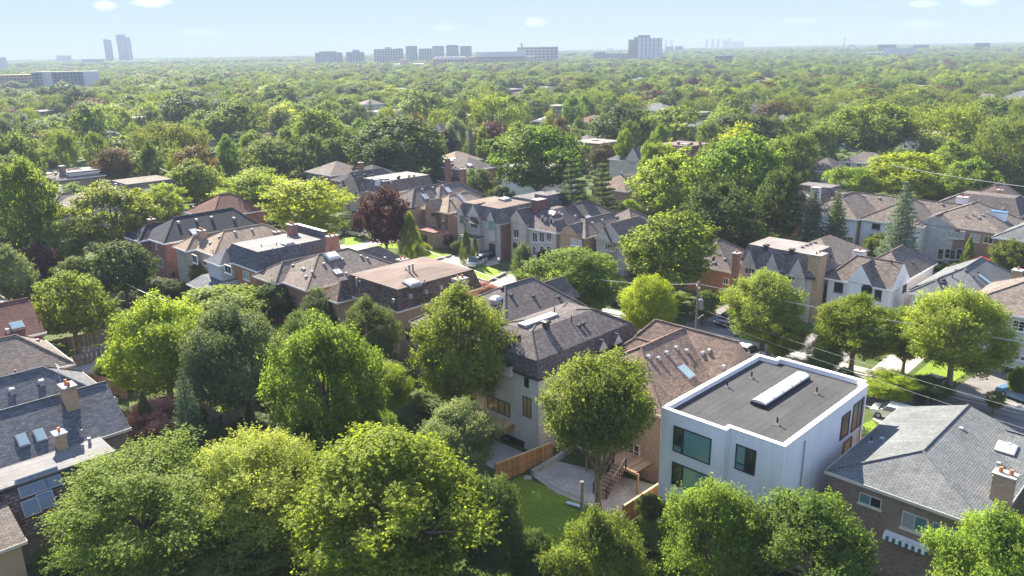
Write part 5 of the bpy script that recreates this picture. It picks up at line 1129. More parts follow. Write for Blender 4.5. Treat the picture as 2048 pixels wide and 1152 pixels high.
for l, r, tp, D, lab in ((1331, 1347, 93, 2900, 'left of two round topped blocks right of the tall stepped tower'), (1350, 1367, 92, 2900, 'right of two round topped blocks beyond the tall stepped tower'), (112, 142, 111, 3000, 'pale boxy block on the left horizon'), (162, 208, 118, 2600, 'low grey hall on the left horizon below the twin towers'), (225, 320, 121, 2700, 'long white low hall below the twin towers'), (320, 380, 121, 2600, 'low blue roofed hall right of the long white hall'), (586, 612, 112, 3200, 'faint pale block at left of the skyline row'), (1216, 1226, 96, 4200, 'faint pale tower left of the tall stepped tower'), (1383, 1412, 97, 3500, 'faint low slab on the horizon left of the ghostly towers'), (1432, 1480, 97, 3400, 'faint low slab below the ghostly towers'), (1120, 1180, 101, 4200, 'faint bluish row of buildings right of the hospital'), (-20, 12, 115, 2000, 'pale tower top at the far left edge'), (1696, 1708, 89, 3600, 'small tan block on the right horizon')):
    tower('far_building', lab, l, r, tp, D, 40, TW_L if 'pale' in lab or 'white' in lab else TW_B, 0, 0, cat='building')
t = thing('radio_mast', 'thin lattice mast rising from the right horizon treetops', 'mast', (1685, 118)); zt = 55; MB().tube([(0, 0, 0), (0, 0, zt)], [1.2, .5], 4).build('mast_shaft', GREYM, t)
for z in (38, 46, 52): MB().box(-3, 3, -.4, .4, z, z + 1.2).build('antenna', GREYM, t)
t = thing('yellow_sign', 'tall yellow sign pylon among the distant treetops left of centre', 'sign', (684, 150)); MB().box(-.4, .4, -.4, .4, 0, 16).build('pylon', GREYM, t); MB().box(-2.2, 2.2, -.6, -.41, 8, 16).build('sign_face', plain('yellow_sign_paint', (.6, .45, .08), .5, .05), t)
# ================================================================== trees
LEAF = dict(
    maple=leafmat('maple_leaf', (0.135, 0.183, 0.037), (0.201, 0.255, 0.056)),
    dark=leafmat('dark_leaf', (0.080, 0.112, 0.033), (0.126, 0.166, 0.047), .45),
    lime=leafmat('lime_leaf', (0.187, 0.246, 0.033), (0.269, 0.322, 0.047), .54),
    pale=leafmat('pale_locust_leaf', (.215, .258, .048), (.30, .345, .08), .5),
    gold=leafmat('golden_leaf', (0.257, 0.298, 0.026), (0.363, 0.386, 0.037), .46),
    olive=leafmat('olive_leaf', (0.126, 0.158, 0.030), (0.181, 0.211, 0.042), .46),
    silver=leafmat('silver_leaf', (.115, .155, .062), (.215, .262, .135), .42),
    purple=leafmat('purple_leaf', (0.070, 0.026, 0.030), (0.129, 0.047, 0.044), .34),
    bronze=leafmat('bronze_leaf', (0.099, 0.073, 0.026), (0.175, 0.111, 0.035), .36),
    pink=leafmat('dusky_pink_leaf', (0.281, 0.129, 0.129), (0.491, 0.281, 0.246), .4),
    spruce=leafmat('blue_spruce_needle', (0.088, 0.135, 0.088), (0.152, 0.199, 0.146), .2),
    pine=leafmat('green_conifer_needle', (0.070, 0.105, 0.037), (0.117, 0.152, 0.053), .22),
)
def noisefn(rg, k=9, sharp=4.0):
    D = rg.normal(size=(k, 3)); D /= np.linalg.norm(D, axis=1)[:, None]; D[:, 2] = np.abs(D[:, 2]) * .8 - .1; A = rg.uniform(.5, 1, k)
    return lambda d: np.max(A[None] * np.clip(d @ D.T, 0, 1) ** sharp, axis=1)
def unit(a): return a / (np.linalg.norm(a, axis=1)[:, None] + 1e-9)
def leaf_mesh(name, P, N, size, rg, mat, aspect=.6, droop=0, cl=None):
    n = len(P); N = unit(N); r = rg.normal(size=(n, 3)); r[:, 2] -= droop
    T = unit(r - N * np.sum(r * N, 1)[:, None]); B = np.cross(N, T)
    s = (size * rg.uniform(.65, 1.3, n))[:, None]
    V = np.empty((n, 4, 3), np.float32)
    V[:, 0] = P - T * s * .5; V[:, 2] = P + T * s * .5 - N * s * .16
    V[:, 1] = P + B * s * aspect * .5 + N * s * .06; V[:, 3] = P - B * s * aspect * .5 + N * s * .06
    me = bpy.data.meshes.new(name); me.vertices.add(n * 4); me.vertices.foreach_set('co', V.ravel())
    me.loops.add(n * 4); me.loops.foreach_set('vertex_index', np.arange(n * 4, dtype=np.int32))
    me.polygons.add(n); me.polygons.foreach_set('loop_start', np.arange(0, n * 4, 4, dtype=np.int32)); me.polygons.foreach_set('loop_total', np.full(n, 4, np.int32))
    at = me.attributes.new('rnd', 'FLOAT', 'FACE'); at.data.foreach_set('value', np.clip(rg.normal(.5, .24, n) + (0 if cl is None else (cl - .5) * .6), 0, 1).astype(np.float32))
    me.materials.append(mat); me.update(); me.validate()
    return me
R0, T0 = 4.5, 12.0                      # every crown is drawn at this radius and tree height, then scaled
def crown_points(seed, kind, nleaf):
    rg = np.random.default_rng(seed); zc, Hh = (.55 * T0, .45 * T0) if kind != 'high' else (.68 * T0, .32 * T0)
    ncl, cr, flat, up, inner = 130, .95, .85, .45, .3
    shape = lambda t: 1.0
    if kind == 'round': ncl, cr = 125, .95
    elif kind == 'tall': ncl, cr = 135, .9
    elif kind == 'layer': ncl, cr, flat, up, inner = 120, 1.0, .45, .7, .45
    elif kind == 'fan': ncl, cr, flat = 70, 1.1, .7
    elif kind == 'willow': ncl, cr, flat, up = 110, .8, 1.5, .15
    elif kind == 'high': ncl, cr = 125, .95
    elif kind == 'upright': ncl, cr, up = 80, .75, .35
    nf = noisefn(rg)
    d = unit(rg.normal(size=(ncl * 6, 3))); d = d[d[:, 2] > -.88]
    # even spread of clumps
    keep = [0]
    for i in range(1, len(d)):
        if len(keep) >= ncl: break
        if np.min(np.linalg.norm(d[keep] - d[i], axis=1)) > 2.6 / math.sqrt(ncl) * rg.uniform(.5, 1.05): keep.append(i)
    d = d[keep]; ncl = len(d)
    t = d[:, 2]
    prof = np.ones(ncl)
    if kind == 'round': prof = 1 - .12 * t
    elif kind == 'tall': prof = np.where(t > 0, 1.04 - .30 * t, 1.04 + .05 * t)
    elif kind == 'layer': prof = np.where(t > 0, 1 - .1 * t, 1 + .25 * t)
    elif kind == 'fan': prof = np.where(t > 0, 1.05, 1.05 + .45 * t)
    elif kind == 'upright': prof = np.where(t > 0, 1 - .3 * t, 1.05)
    f = np.where(rg.random(ncl) < inner, rg.uniform(.5, .85, ncl), rg.uniform(.86, 1.0, ncl))
    rad = (.68 + .42 * nf(d)) * f
    C = d * np.stack([rad * prof * (R0 - cr * .55), rad * prof * (R0 - cr * .55), rad * (Hh - cr * .35)], 1) + np.array([0, 0, zc]) + rg.normal(size=(ncl, 3)) * .22
    crs = cr * rg.uniform(.65, 1.35, ncl)
    wt = crs ** 2; k = rg.choice(ncl, nleaf, p=wt / wt.sum())
    # twigs within a clump
    ntw = 11
    tw = unit(rg.normal(size=(ncl, ntw, 3)) + d[:, None] * .7 + np.array([0, 0, up])) 
    j = rg.integers(0, ntw, nleaf); tj = tw[k, j]
    rr = rg.uniform(.35, 1.05, nleaf) ** .6
    P = C[k] + tj * (crs[k] * rr)[:, None] * np.array([1, 1, flat]) + rg.normal(size=(nleaf, 3)) * (crs[k] * .27)[:, None] * np.array([1, 1, flat])
    # sprigs: short shoots standing out of the clumps
    ns = max(60, nleaf // 26); ks = rg.choice(ncl, ns, p=wt / wt.sum()); ts = unit(rg.normal(size=(ns, 3)) + d[ks] * 1.1 + np.array([0, 0, up * 1.6]))
    dirs = unit(ts * .6 + np.array([0, 0, .55]) + rg.normal(size=(ns, 3)) * .35 + (d[ks] * np.array([.9, .9, -.25]) if kind in ('layer', 'willow') else 0))
    sl = rg.uniform(.3, .8, ns) * (1.25 if kind in ('layer', 'willow') else 1); nsp = int(nleaf * .34); si = rg.integers(0, ns, nsp); sp = rg.random(nsp)
    P[:nsp] = C[ks[si]] + ts[si] * (crs[ks[si]] * .85)[:, None] * np.array([1, 1, flat]) + dirs[si] * (sl[si] * sp)[:, None] + rg.normal(size=(nsp, 3)) * (.085 * (1.25 - sp))[:, None]
    k = k.copy(); k[:nsp] = ks[si]; tj = tj.copy(); tj[:nsp] = ts[si]
    N = tj * .75 + d[k] * .35 + np.array([0, 0, up]) + rg.normal(size=(nleaf, 3)) * (.55 if nleaf > 9000 else .4)
    if kind == 'willow': N = d[k] * np.array([1, 1, .2]) + rg.normal(size=(nleaf, 3)) * .6
    return P, N, C, crs, rg, (k + 1) * 0.754877666 % 1.0
def trunk_mesh(seed, C, bark, dense=12, fan=False):
    rg = np.random.default_rng(seed + 500); mb = MB(); top = .55 * T0
    px = [(0, 0, -.3)]
    for z in np.linspace(.15, 1, 5): px.append((rg.normal() * .12 * z, rg.normal() * .12 * z, top * z))
    mb.tube(px, [.34, .27, .23, .2, .16, .1], 7)
    idx = rg.choice(len(C), min(dense, len(C)), replace=False)
    for i in idx:
        c = C[i]; z0 = rg.uniform(.16, .42 if fan else .5) * T0; s0 = np.array([0, 0, z0]); e = c * np.array([.9, .9, 1]) 
        m_ = s0 * .5 + e * .5 + np.array([0, 0, -.2 if not fan else .5]) + rg.normal(size=3) * .25
        mb.tube([tuple(s0), tuple(s0 * .72 + e * .28 + np.array([0, 0, .1])), tuple(m_), tuple(e)], [.15, .115, .085, .03], 5, cap=False)
    me = mb; return me
PROTO = {}
def proto(kind, mat, lod, seed):
    """crown and trunk meshes for one kind of tree, shared by every copy"""
    key = (kind, mat if lod == 2 else '', lod, seed)
    if key in PROTO: return PROTO[key]
    if kind in ('spruce', 'pine', 'cedar'):
        rg = np.random.default_rng(seed * 13 + 5); n = (40000, 20000, 5000)[lod]; size = (.22, .32, .5)[lod]
        H_ = T0; nt = 26 if kind != 'pine' else 15; zs = []; P = []; N = []
        if kind == 'cedar':
            nc = 230; zc_ = rg.uniform(.02, .99, nc) ** .9; ac = rg.uniform(0, 6.283, nc); rc = R0 * .92 * np.clip(1 - zc_ ** 2.0, 0, 1) * rg.uniform(.7, 1.1, nc)
            k = rg.integers(0, nc, n); C_ = np.stack([rc * np.cos(ac), rc * np.sin(ac), zc_ * H_ * .95 + .2], 1); sg = (.5 * (1 - zc_ * .55))[k][:, None]
            P = C_[k] + rg.normal(size=(n, 3)) * sg * np.array([1, 1, 1.15]) + np.array([0, 0, .25]); N = np.stack([np.cos(ac[k]), np.sin(ac[k]), np.full(n, .5)], 1) + rg.normal(size=(n, 3)) * .55
        else:
            br = []
            for i in range(nt):
                zz = .04 + .94 * (i / nt) ** .92; R_ = R0 * (1 - zz) ** (.85 if kind == 'spruce' else .62) * (1 if kind == 'spruce' else rg.uniform(.65, 1.1)) + .12
                m_ = int(10 + 8 * (1 - zz)) if kind == 'spruce' else 8
                for q in range(m_): br.append((zz * H_, R_ * rg.uniform(.7, 1.12), 6.283 * (q + rg.uniform(-.3, .3)) / m_ + i * 1.7))
            br = np.array(br); w = br[:, 1] ** 1.35; k = rg.choice(len(br), n, p=w / w.sum()); b = br[k]
            tt = rg.uniform(.12, 1, n) ** .7; an = b[:, 2] + rg.normal(size=n) * .16 * (1 - .5 * tt)
            dr = -.28 * tt * b[:, 1] + .16 * tt ** 3 * b[:, 1] if kind == 'spruce' else (.10 * tt * b[:, 1])
            P = np.stack([b[:, 1] * tt * np.cos(an), b[:, 1] * tt * np.sin(an), b[:, 0] + dr - rg.uniform(0, .35, n) * (1 - tt * .5)], 1)
            N = np.stack([np.cos(an) * .4, np.sin(an) * .4, np.ones(n)], 1) + rg.normal(size=(n, 3)) * .5
        me = leaf_mesh(kind + '_foliage', P, N, size, rg, LEAF[mat], .34 if kind != 'cedar' else .45)
        tm = MB().tube([(0, 0, -.3), (0, 0, H_ * .5), (0, 0, H_ * .97)], [.24, .15, .02], 6)
        bark = BARK
    else:
        n = (66000, 18000, 7500)[lod]; size = (.175, .30, .42)[lod]
        if kind == 'layer': n, size = (76000, 18000, 7000)[lod], (.13, .26, .40)[lod]
        P, N, C, crs, rg, cl = crown_points(seed * 7 + 3, kind, n)
        me = leaf_mesh('foliage', P, N, size, rg, LEAF[mat], .62 if kind != 'willow' else .34, .5 if kind != 'willow' else 2.5, cl)
        tm = trunk_mesh(seed, C, None, (16, 9, 3)[lod], kind == 'fan'); bark = BARKL if mat in ('lime', 'gold', 'silver') else BARK
    tmp = tm.build('trunk', bark, None, True); tmesh = tmp.data; bpy.data.objects.remove(tmp)
    PROTO[key] = (me, tmesh); return PROTO[key]
KNAME = dict(round='broadleaf_tree', tall='broadleaf_tree', layer='locust_tree', fan='spreading_tree', willow='willow_tree', upright='upright_tree', high='maple_tree', spruce='spruce_tree', pine='pine_tree', cedar='cedar_tree')
TREES = []
def put_tree(kind, mat, x, y, R, T, lod, seed, label=None, group=None, tint=None, cat='tree', name=None, rot=None):
    me, tm = proto(kind, mat, lod, seed)
    rg = random.Random(int(x * 31 + y * 17) & 0xffff)
    t = empty(name or KNAME[kind], (x, y, 0), rg.uniform(0, 6.28) if rot is None else rot, label=label, cat=cat, group=group)
    s = R / R0; t.scale = (s * rg.uniform(.95, 1.06), s * rg.uniform(.95, 1.06), T / T0)
    c = bpy.data.objects.new('crown', me); link(c, t)
    if lod < 2: c.material_slots[0].link = 'OBJECT'; c.material_slots[0].material = LEAF[mat]
    k = bpy.data.objects.new('trunk', tm); link(k, t)
    v = rg.uniform(.74, 1.18); c.color = tint or (v * rg.uniform(.93, 1.08), v, v * rg.uniform(.85, 1.1), 1)
    TREES.append((x, y, R, T, t, kind, mat, prj((x, y, .57 * T))))
    return t
def solve(cx, cy, rx, ry, T=None, kind='round'):
    TT = T or 11.0
    for _ in range(60):
        p = un(cx, cy, min(.57 * TT, 24)); q = prj(p); s = F_PX / q[2]; R = rx / s
        ph = math.atan2(CAM_H - .57 * TT, math.hypot(p[0], p[1]))
        if T is None:
            h = ry / s; Hh = math.sqrt(max(h * h - (R * math.sin(ph)) ** 2, (.25 * h) ** 2)) / math.cos(ph)
            TT = .5 * TT + .5 * min(max(Hh / .395, 2.0), 21)
    return p, R, TT
def tree(kind, mat, cx, cy, rx, ry, label=None, T=None, seed=None, lod=None, name=None, cat='tree', tint=None):
    p, R, TT = solve(cx, cy, rx, ry, T, kind); dist = math.hypot(p[0], p[1])
    if lod is None: lod = 0 if dist < 100 else (1 if dist < 260 else 2)
    if seed is None: seed = 1 + (int(cx * 7 + cy) % (2 if lod == 0 else 3))
    return put_tree(kind, mat, p[0], p[1], R, TT, lod, seed, label, tint=tint, name=name, cat=cat)
NEAR = [
 ('layer','pale',285,1030,200,160,'huge lime green locust filling the lower left corner beside the three sloping skylights',None),
 ('layer','pale',500,985,150,140,'lime green locust joining the huge corner locust from the right, below the dark conifers',None),
 ('layer','olive',470,1120,150,110,'shaded olive locust at the bottom edge below the two lime locusts',None),
 ('tall','lime',790,1000,215,175,'big bright green maple at bottom centre left of the sunny lawn',None),
 ('round','silver',915,880,85,85,'grey green tree between the bright bottom maple and the dark mansard house',None),
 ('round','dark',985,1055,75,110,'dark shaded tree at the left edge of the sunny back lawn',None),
 ('tall','maple',650,775,122,150,'large fresh green maple standing left of the olive linden',None),
 ('round','silver',462,715,104,118,'silvery dark tree with pale leaf tips right of the lime locust hedge',None),
 ('round','lime',325,690,112,105,'lime green tree behind the tall dark conifer and the purple shrub',None),
 ('round','lime',440,612,112,52,'lime green treetop just below the tan hip and slate mansard roofs',None),
 ('tall','dark',735,665,68,78,'dark green tree in front of the pink brown flat topped house',None),
 ('tall','dark',645,622,55,48,'dark green treetop below the brown multi hip roof',None),
 ('tall','dark',552,597,52,42,'dark green treetop right of the slate mansard bay window',None),
 ('round','olive',612,680,62,66,'olive green tree tucked between the lime tree and the dark green trees',None),
 ('tall','olive',918,690,116,132,'big olive linden standing against the dark mansard house',None),
 ('round','lime',775,775,58,52,'bright green shrubby tree between the large maple and the olive linden',None),
 ('round','maple',745,870,60,60,'mid green tree low behind the bright bottom maple',None),
 ('tall','maple',1198,1142,112,85,'leafy green treetop at the bottom edge below the bare trunked maple',11),
 ('tall','maple',1425,1080,115,115,'leafy green tree before the white flat roofed house',11),
 ('tall','maple',1618,1112,150,112,'wide leafy tree before the striped awning',11),
 ('tall','maple',1990,1142,125,95,'leafy treetop in the bottom right corner',11),
 ('spruce','spruce',374,825,58,96,'tall pointed blue green conifer at lower left beside the purple shrub',None),
 ('cedar','pine',292,838,24,52,'slim pointed conifer left of the purple shrub',None),
 ('round','pink',312,838,62,52,'purple pink leaved shrub between the two pointed conifers',5.4),
 ('round','olive',140,608,82,74,'olive tree with pale leaf edges behind the weathered board fence at left',None),
 ('tall','silver',22,548,46,66,'pale silver green tree at the left edge',None),
 ('round','purple',78,520,42,36,'dark purple brown tree beside the silver tree at left',None),
 ('tall','maple',75,590,40,30,'dark little tree between the silver tree and the red brown roof',None),
 ('cedar','silver',45,612,18,28,'small pale yellow green conifer by the left roofs',4),
 ('fan','olive',222,430,90,72,'feathery olive tree left of the red brick house with black roof',None),
 ('layer','lime',135,478,55,48,'yellow lime locust below the feathery olive tree at left',None),
 ('round','dark',245,535,72,58,'dark tree mass left of the red brick rear balcony',None),
 ('fan','lime',330,405,46,42,'sparse lime tree above the black hip roof',None),
 ('tall','maple',52,400,72,95,'tall green tree at the left edge beside the sprawling grey brown house',None),
 ('round','maple',30,318,62,58,'round green treetop at the left edge above the tall green tree',None),
 ('round','dark',98,440,30,50,'dark green tree beside the tall green tree at the left edge',None),
 ('layer','gold',612,415,104,70,'golden yellow locust standing out beside the twin gabled stone house',None),
 ('layer','lime',512,385,82,58,'soft green locust left of the golden locust',None),
 ('tall','maple',388,362,64,48,'round green tree right of the pale road at upper left',None),
 ('willow','olive',340,288,82,50,'broad olive willow behind the bronze tree at upper left',None),
 ('round','bronze',228,330,44,38,'bronze brown tree beside the pale road at upper left',None),
 ('fan','maple',540,318,70,46,'light green tree right of the dark mansard at mid left',None),
 ('tall','maple',640,268,66,72,'tall full green tree left of the dense dark tree at upper centre left',None),
 ('round','dark',665,310,34,36,'dark tree below the tall full green tree',None),
 ('round','dark',800,292,106,62,'dense dark green tree dome above the pale topped mansard',None),
 ('round','purple',770,432,54,66,'large dark purple maple across the street from the orange chimneys',None),
 ('round','purple',714,445,18,32,'small dark red tree left of the large purple maple',5),
 ('cedar','maple',820,472,28,42,'young conical green tree in front of the brown brick house',None),
 ('round','lime',850,500,15,16,'small round lime green tree on the front lawn by the bare pole',None),
 ('round','lime',853,528,18,14,'lime green bush below the small round lime tree',2.4),
 ('fan','maple',1078,318,108,80,'big spreading tree with bare forked limbs at upper centre',None),
 ('pine','pine',1143,385,52,72,'left of two dark pines right of the spreading tree',None),
 ('pine','pine',1205,388,52,66,'right of two dark pines beside the brown roof',None),
 ('round','dark',957,368,36,36,'round dark evergreen beside the maroon brick house',None),
 ('spruce','pine',874,305,24,52,'narrow dark spruce in front of the dense dark dome',None),
 ('round','dark',1000,395,35,25,'dark low tree behind the grand stone house chimney',None),
 ('fan','maple',1142,560,108,72,'airy light green tree across the street below the yellow brick gabled house',None),
 ('tall','silver',1046,530,24,50,'slender pale birch beside the cream stone house steps',None),
 ('round','purple',1088,512,17,13,'small red maple under the arched windows',3),
 ('round','pink',965,575,30,14,'pinkish shrub at the roadside beside the pink brown roof chimney',2.2),
 ('cedar','dark',932,490,14,26,'clipped dark conical evergreen at the grand stone house entrance',None),
 ('cedar','dark',950,495,8,24,'narrow columnar evergreen beside the stone portico',None),
 ('round','dark',915,492,16,14,'dark evergreen bush left of the stone house entrance',2.6),
 ('round','purple',898,480,14,18,'dark red shrub between the brown brick and stone houses',3.4),
 ('tall','maple',1337,498,106,88,'large dense linden at the centre right, left of the orange brick house',None),
 ('round','gold',1298,612,62,68,'yellow green tree in front of the transformer pole',None),
 ('tall','maple',1345,372,88,74,'fresh green tree left of the large mid green tree at upper right of centre',None),
 ('tall','maple',1478,345,104,92,'large mid green tree above the dark conifer mass',None),
 ('round','dark',1440,428,82,74,'dark tree mass behind the large dense linden',None),
 ('tall','dark',1556,405,58,78,'tall dark tree right of the dark tree mass',None),
 ('round','maple',1592,312,46,52,'yellowish green tree beside the large mid green tree',None),
 ('round','dark',1500,470,70,40,'dark shaded trees behind the triple gabled mansard',None),
 ('spruce','pine',1625,440,46,66,'left of the pair of dark spruces before the pale house',None),
 ('spruce','pine',1672,443,46,66,'right of the pair of dark spruces before the pale house',None),
 ('spruce','spruce',1805,440,56,82,'tall blue spruce standing between two pale houses',None),
 ('round','olive',1757,488,34,32,'olive bush tree left of the tall blue spruce',5),
 ('cedar','dark',1738,505,11,24,'narrow cedar beside the olive bush',None),
 ('cedar','maple',1937,505,15,28,'young cone shaped tree left of the red parasol',None),
 ('round','maple',1530,610,88,76,'round green street tree before the triple gabled mansard',None),
 ('fan','lime',1570,672,50,50,'young feathery lime tree behind the white modern house parapet',None),
 ('tall','lime',1712,652,92,74,'bright lime green tree before the white gabled house',None),
 ('round','maple',1915,662,112,98,'big rounded green tree before the pale grey hip roofed house',None),
 ('tall','lime',1815,672,58,56,'lime green tree between the bright lime and the big rounded street trees',None),
 ('round','maple',1650,708,42,40,'small leafy tree below the bright lime street tree',None),
 ('round','silver',1640,592,26,34,'small grey green tree at the side of the triple gabled mansard',5),
 ('layer','gold',1780,768,62,38,'small yellow green tree on the lawn between the white and grey roofed houses',None),
 ('round','olive',2022,512,44,38,'pale olive tree right of the red parasol',None),
 ('round','gold',1812,348,96,48,'golden lime tree above the blue spruce',None),
 ('tall','maple',1942,362,60,50,'full green tree right of the golden lime tree',None),
 ('fan','lime',1702,366,58,38,'lime green tree left of the golden lime tree',None),
 ('fan','maple',1748,258,92,56,'open crowned tree with visible limbs at right',None),
 ('willow','olive',1898,262,102,66,'huge olive willow dome at right',None),
 ('willow','dark',2010,300,62,90,'tall shaded tree mass at the right edge below the olive willow',None),
 ('round','dark',1480,262,74,40,'dark rounded tree in front of the open crowned tree',None),
 ('tall','dark',1242,252,76,44,'dense green dome left of the grey hip with skylight',None),
 ('fan','maple',1352,248,62,42,'mid green tree above the reddish brown mansard',None),
 ('tall','maple',1143,222,26,36,'upright bright green tree with a narrow crown at upper centre',None),
 ('tall','maple',846,214,60,54,'tall bright tree dome behind the dense dark dome',None),
 ('willow','olive',985,238,62,48,'soft olive willow behind the spreading tree',None),
 ('fan','silver',910,272,26,42,'light birch left of the blue spruce at upper centre',None),
 ('spruce','spruce',942,288,18,42,'slim blue spruce behind the spreading tree',None),
 ('upright','maple',966,288,15,46,'columnar poplar left of the spreading tree',None),
 ('round','purple',893,288,26,32,'dark red tree beside the light birch',None),
 ('round','purple',545,275,44,16,'wide dark red brown shrubbery at upper left of centre',5),
 ('round','bronze',1212,310,42,26,'bronze tree left of the pale stone gable',None),
 ('round','purple',1312,197,34,20,'large dark copper beech at upper right of centre',None),
 ('round','purple',1640,218,18,14,'small red maple in the right treetops',None),
 ('round','bronze',1965,240,36,28,'brownish tree below the broad brown roofs at upper right',None),
 ('tall','maple',176,250,46,48,'tall green treetop right of the wide low mansard far left',None),
 ('fan','maple',95,270,52,34,'spreading green treetop at far left',None),
 ('round','dark',122,188,52,34,'dark dome of trees before the dark slab block',None),
 ('round','dark',158,200,36,30,'dark rounded tree right of the slab block dome',None),
 ('round','dark',222,290,30,22,'dark round tree behind the bronze tree',None),
 ('tall','maple',265,212,40,26,'rounded mid green tree in the left distance',None),
 ('round','dark',370,222,56,40,'dark olive tree cluster at upper left',None),
 ('tall','maple',470,240,58,44,'rounded tree with soft edges left of the tall full green tree',None),
 ('round','maple',560,190,42,34,'round light green tree in the upper centre left distance',None),
 ('round','dark',480,282,28,22,'small dark round tree by the purple shrubs',None),
 ('spruce','pine',742,235,18,38,'dark spruce beside the white flat roofed house upper centre',None),
 ('round','dark',400,170,40,26,'dark tree clump below the skyline at upper left',None),
 ('round','dark',620,252,30,30,'dark tree behind the tall full green tree',None),
 ('tall','maple',1075,220,40,26,'olive green crown left of the upright bright tree',None),
 ('round','dark',1065,195,18,16,'dark round evergreen in the upper centre',None),
 ('tall','olive',1165,175,36,32,'olive crown above the upright bright tree',None),
 ('tall','maple',1010,320,30,40,'green foliage mass behind the spreading tree left side',None),
 ('cedar','dark',500,838,16,32,'dark columnar cedar at the lower left yard beside the fence',None),
 ('round','olive',405,545,34,26,'brownish green hedge tree before the pale tan hip house',5),
 ('round','dark',310,572,44,24,'dark hedge below the red brick house',3.5),
 ('round','dark',420,545,30,22,'dark evergreen hedge beside the slate mansard bay',4),
 ('spruce','spruce',293,590,12,28,'tiny spruce above the lime green tree at left',None),
 ('round','pink',272,604,20,12,'pink flowering shrub beside the tiny spruce',3),
 ('round','dark',240,640,28,22,'dark shrub below the pale board fence at left',4),
 ('round','maple',215,735,30,20,'small dark green tree on the patio edge at left',3.5),
 ('round','silver',1690,748,17,13,'clipped variegated bush by the shaded drive',2.2),
 ('round','dark',1860,775,42,24,'dark hedge beneath the big rounded green tree',3.2),
 ('round','dark',1540,660,34,15,'dark hedge along the shaded drive behind the silver sedan',2.2),
 ('round','maple',1405,615,30,28,'green shrubs behind the transformer pole',4),
 ('fan','dark',1300,1018,34,22,'dark green shrubs beside the cedar fence by the white modern house',3.2),
 ('round','maple',1620,985,30,22,'low green shrub at the side wall of the white modern house',2.6),
 ('round','maple',2040,760,26,30,'green shrub at the right edge before the garage',4),
 ('fan','maple',1990,800,20,12,'small spreading shrub at the right drive edge',2.6),
 ('round','olive',1000,600,20,12,'small olive shrub near the road by the dark brown hip roof',2.4),
 ('round','lime',1185,608,30,18,'small lime bushes below the airy light green tree',3),
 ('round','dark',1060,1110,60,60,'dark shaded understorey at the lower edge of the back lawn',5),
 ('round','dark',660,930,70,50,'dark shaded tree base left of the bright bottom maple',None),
 ('round','dark',430,880,40,26,'low dark shrub behind the lime locusts',3.5),
 ('round','maple',545,560,30,16,'green shrubs before the slate mansard bay window',4),
 ('round','dark',1240,430,30,28,'dark tree below the brown roof right of the pines',None),
 ('tall','lime',1262,420,26,24,'lime tree right of the pines',None),
]
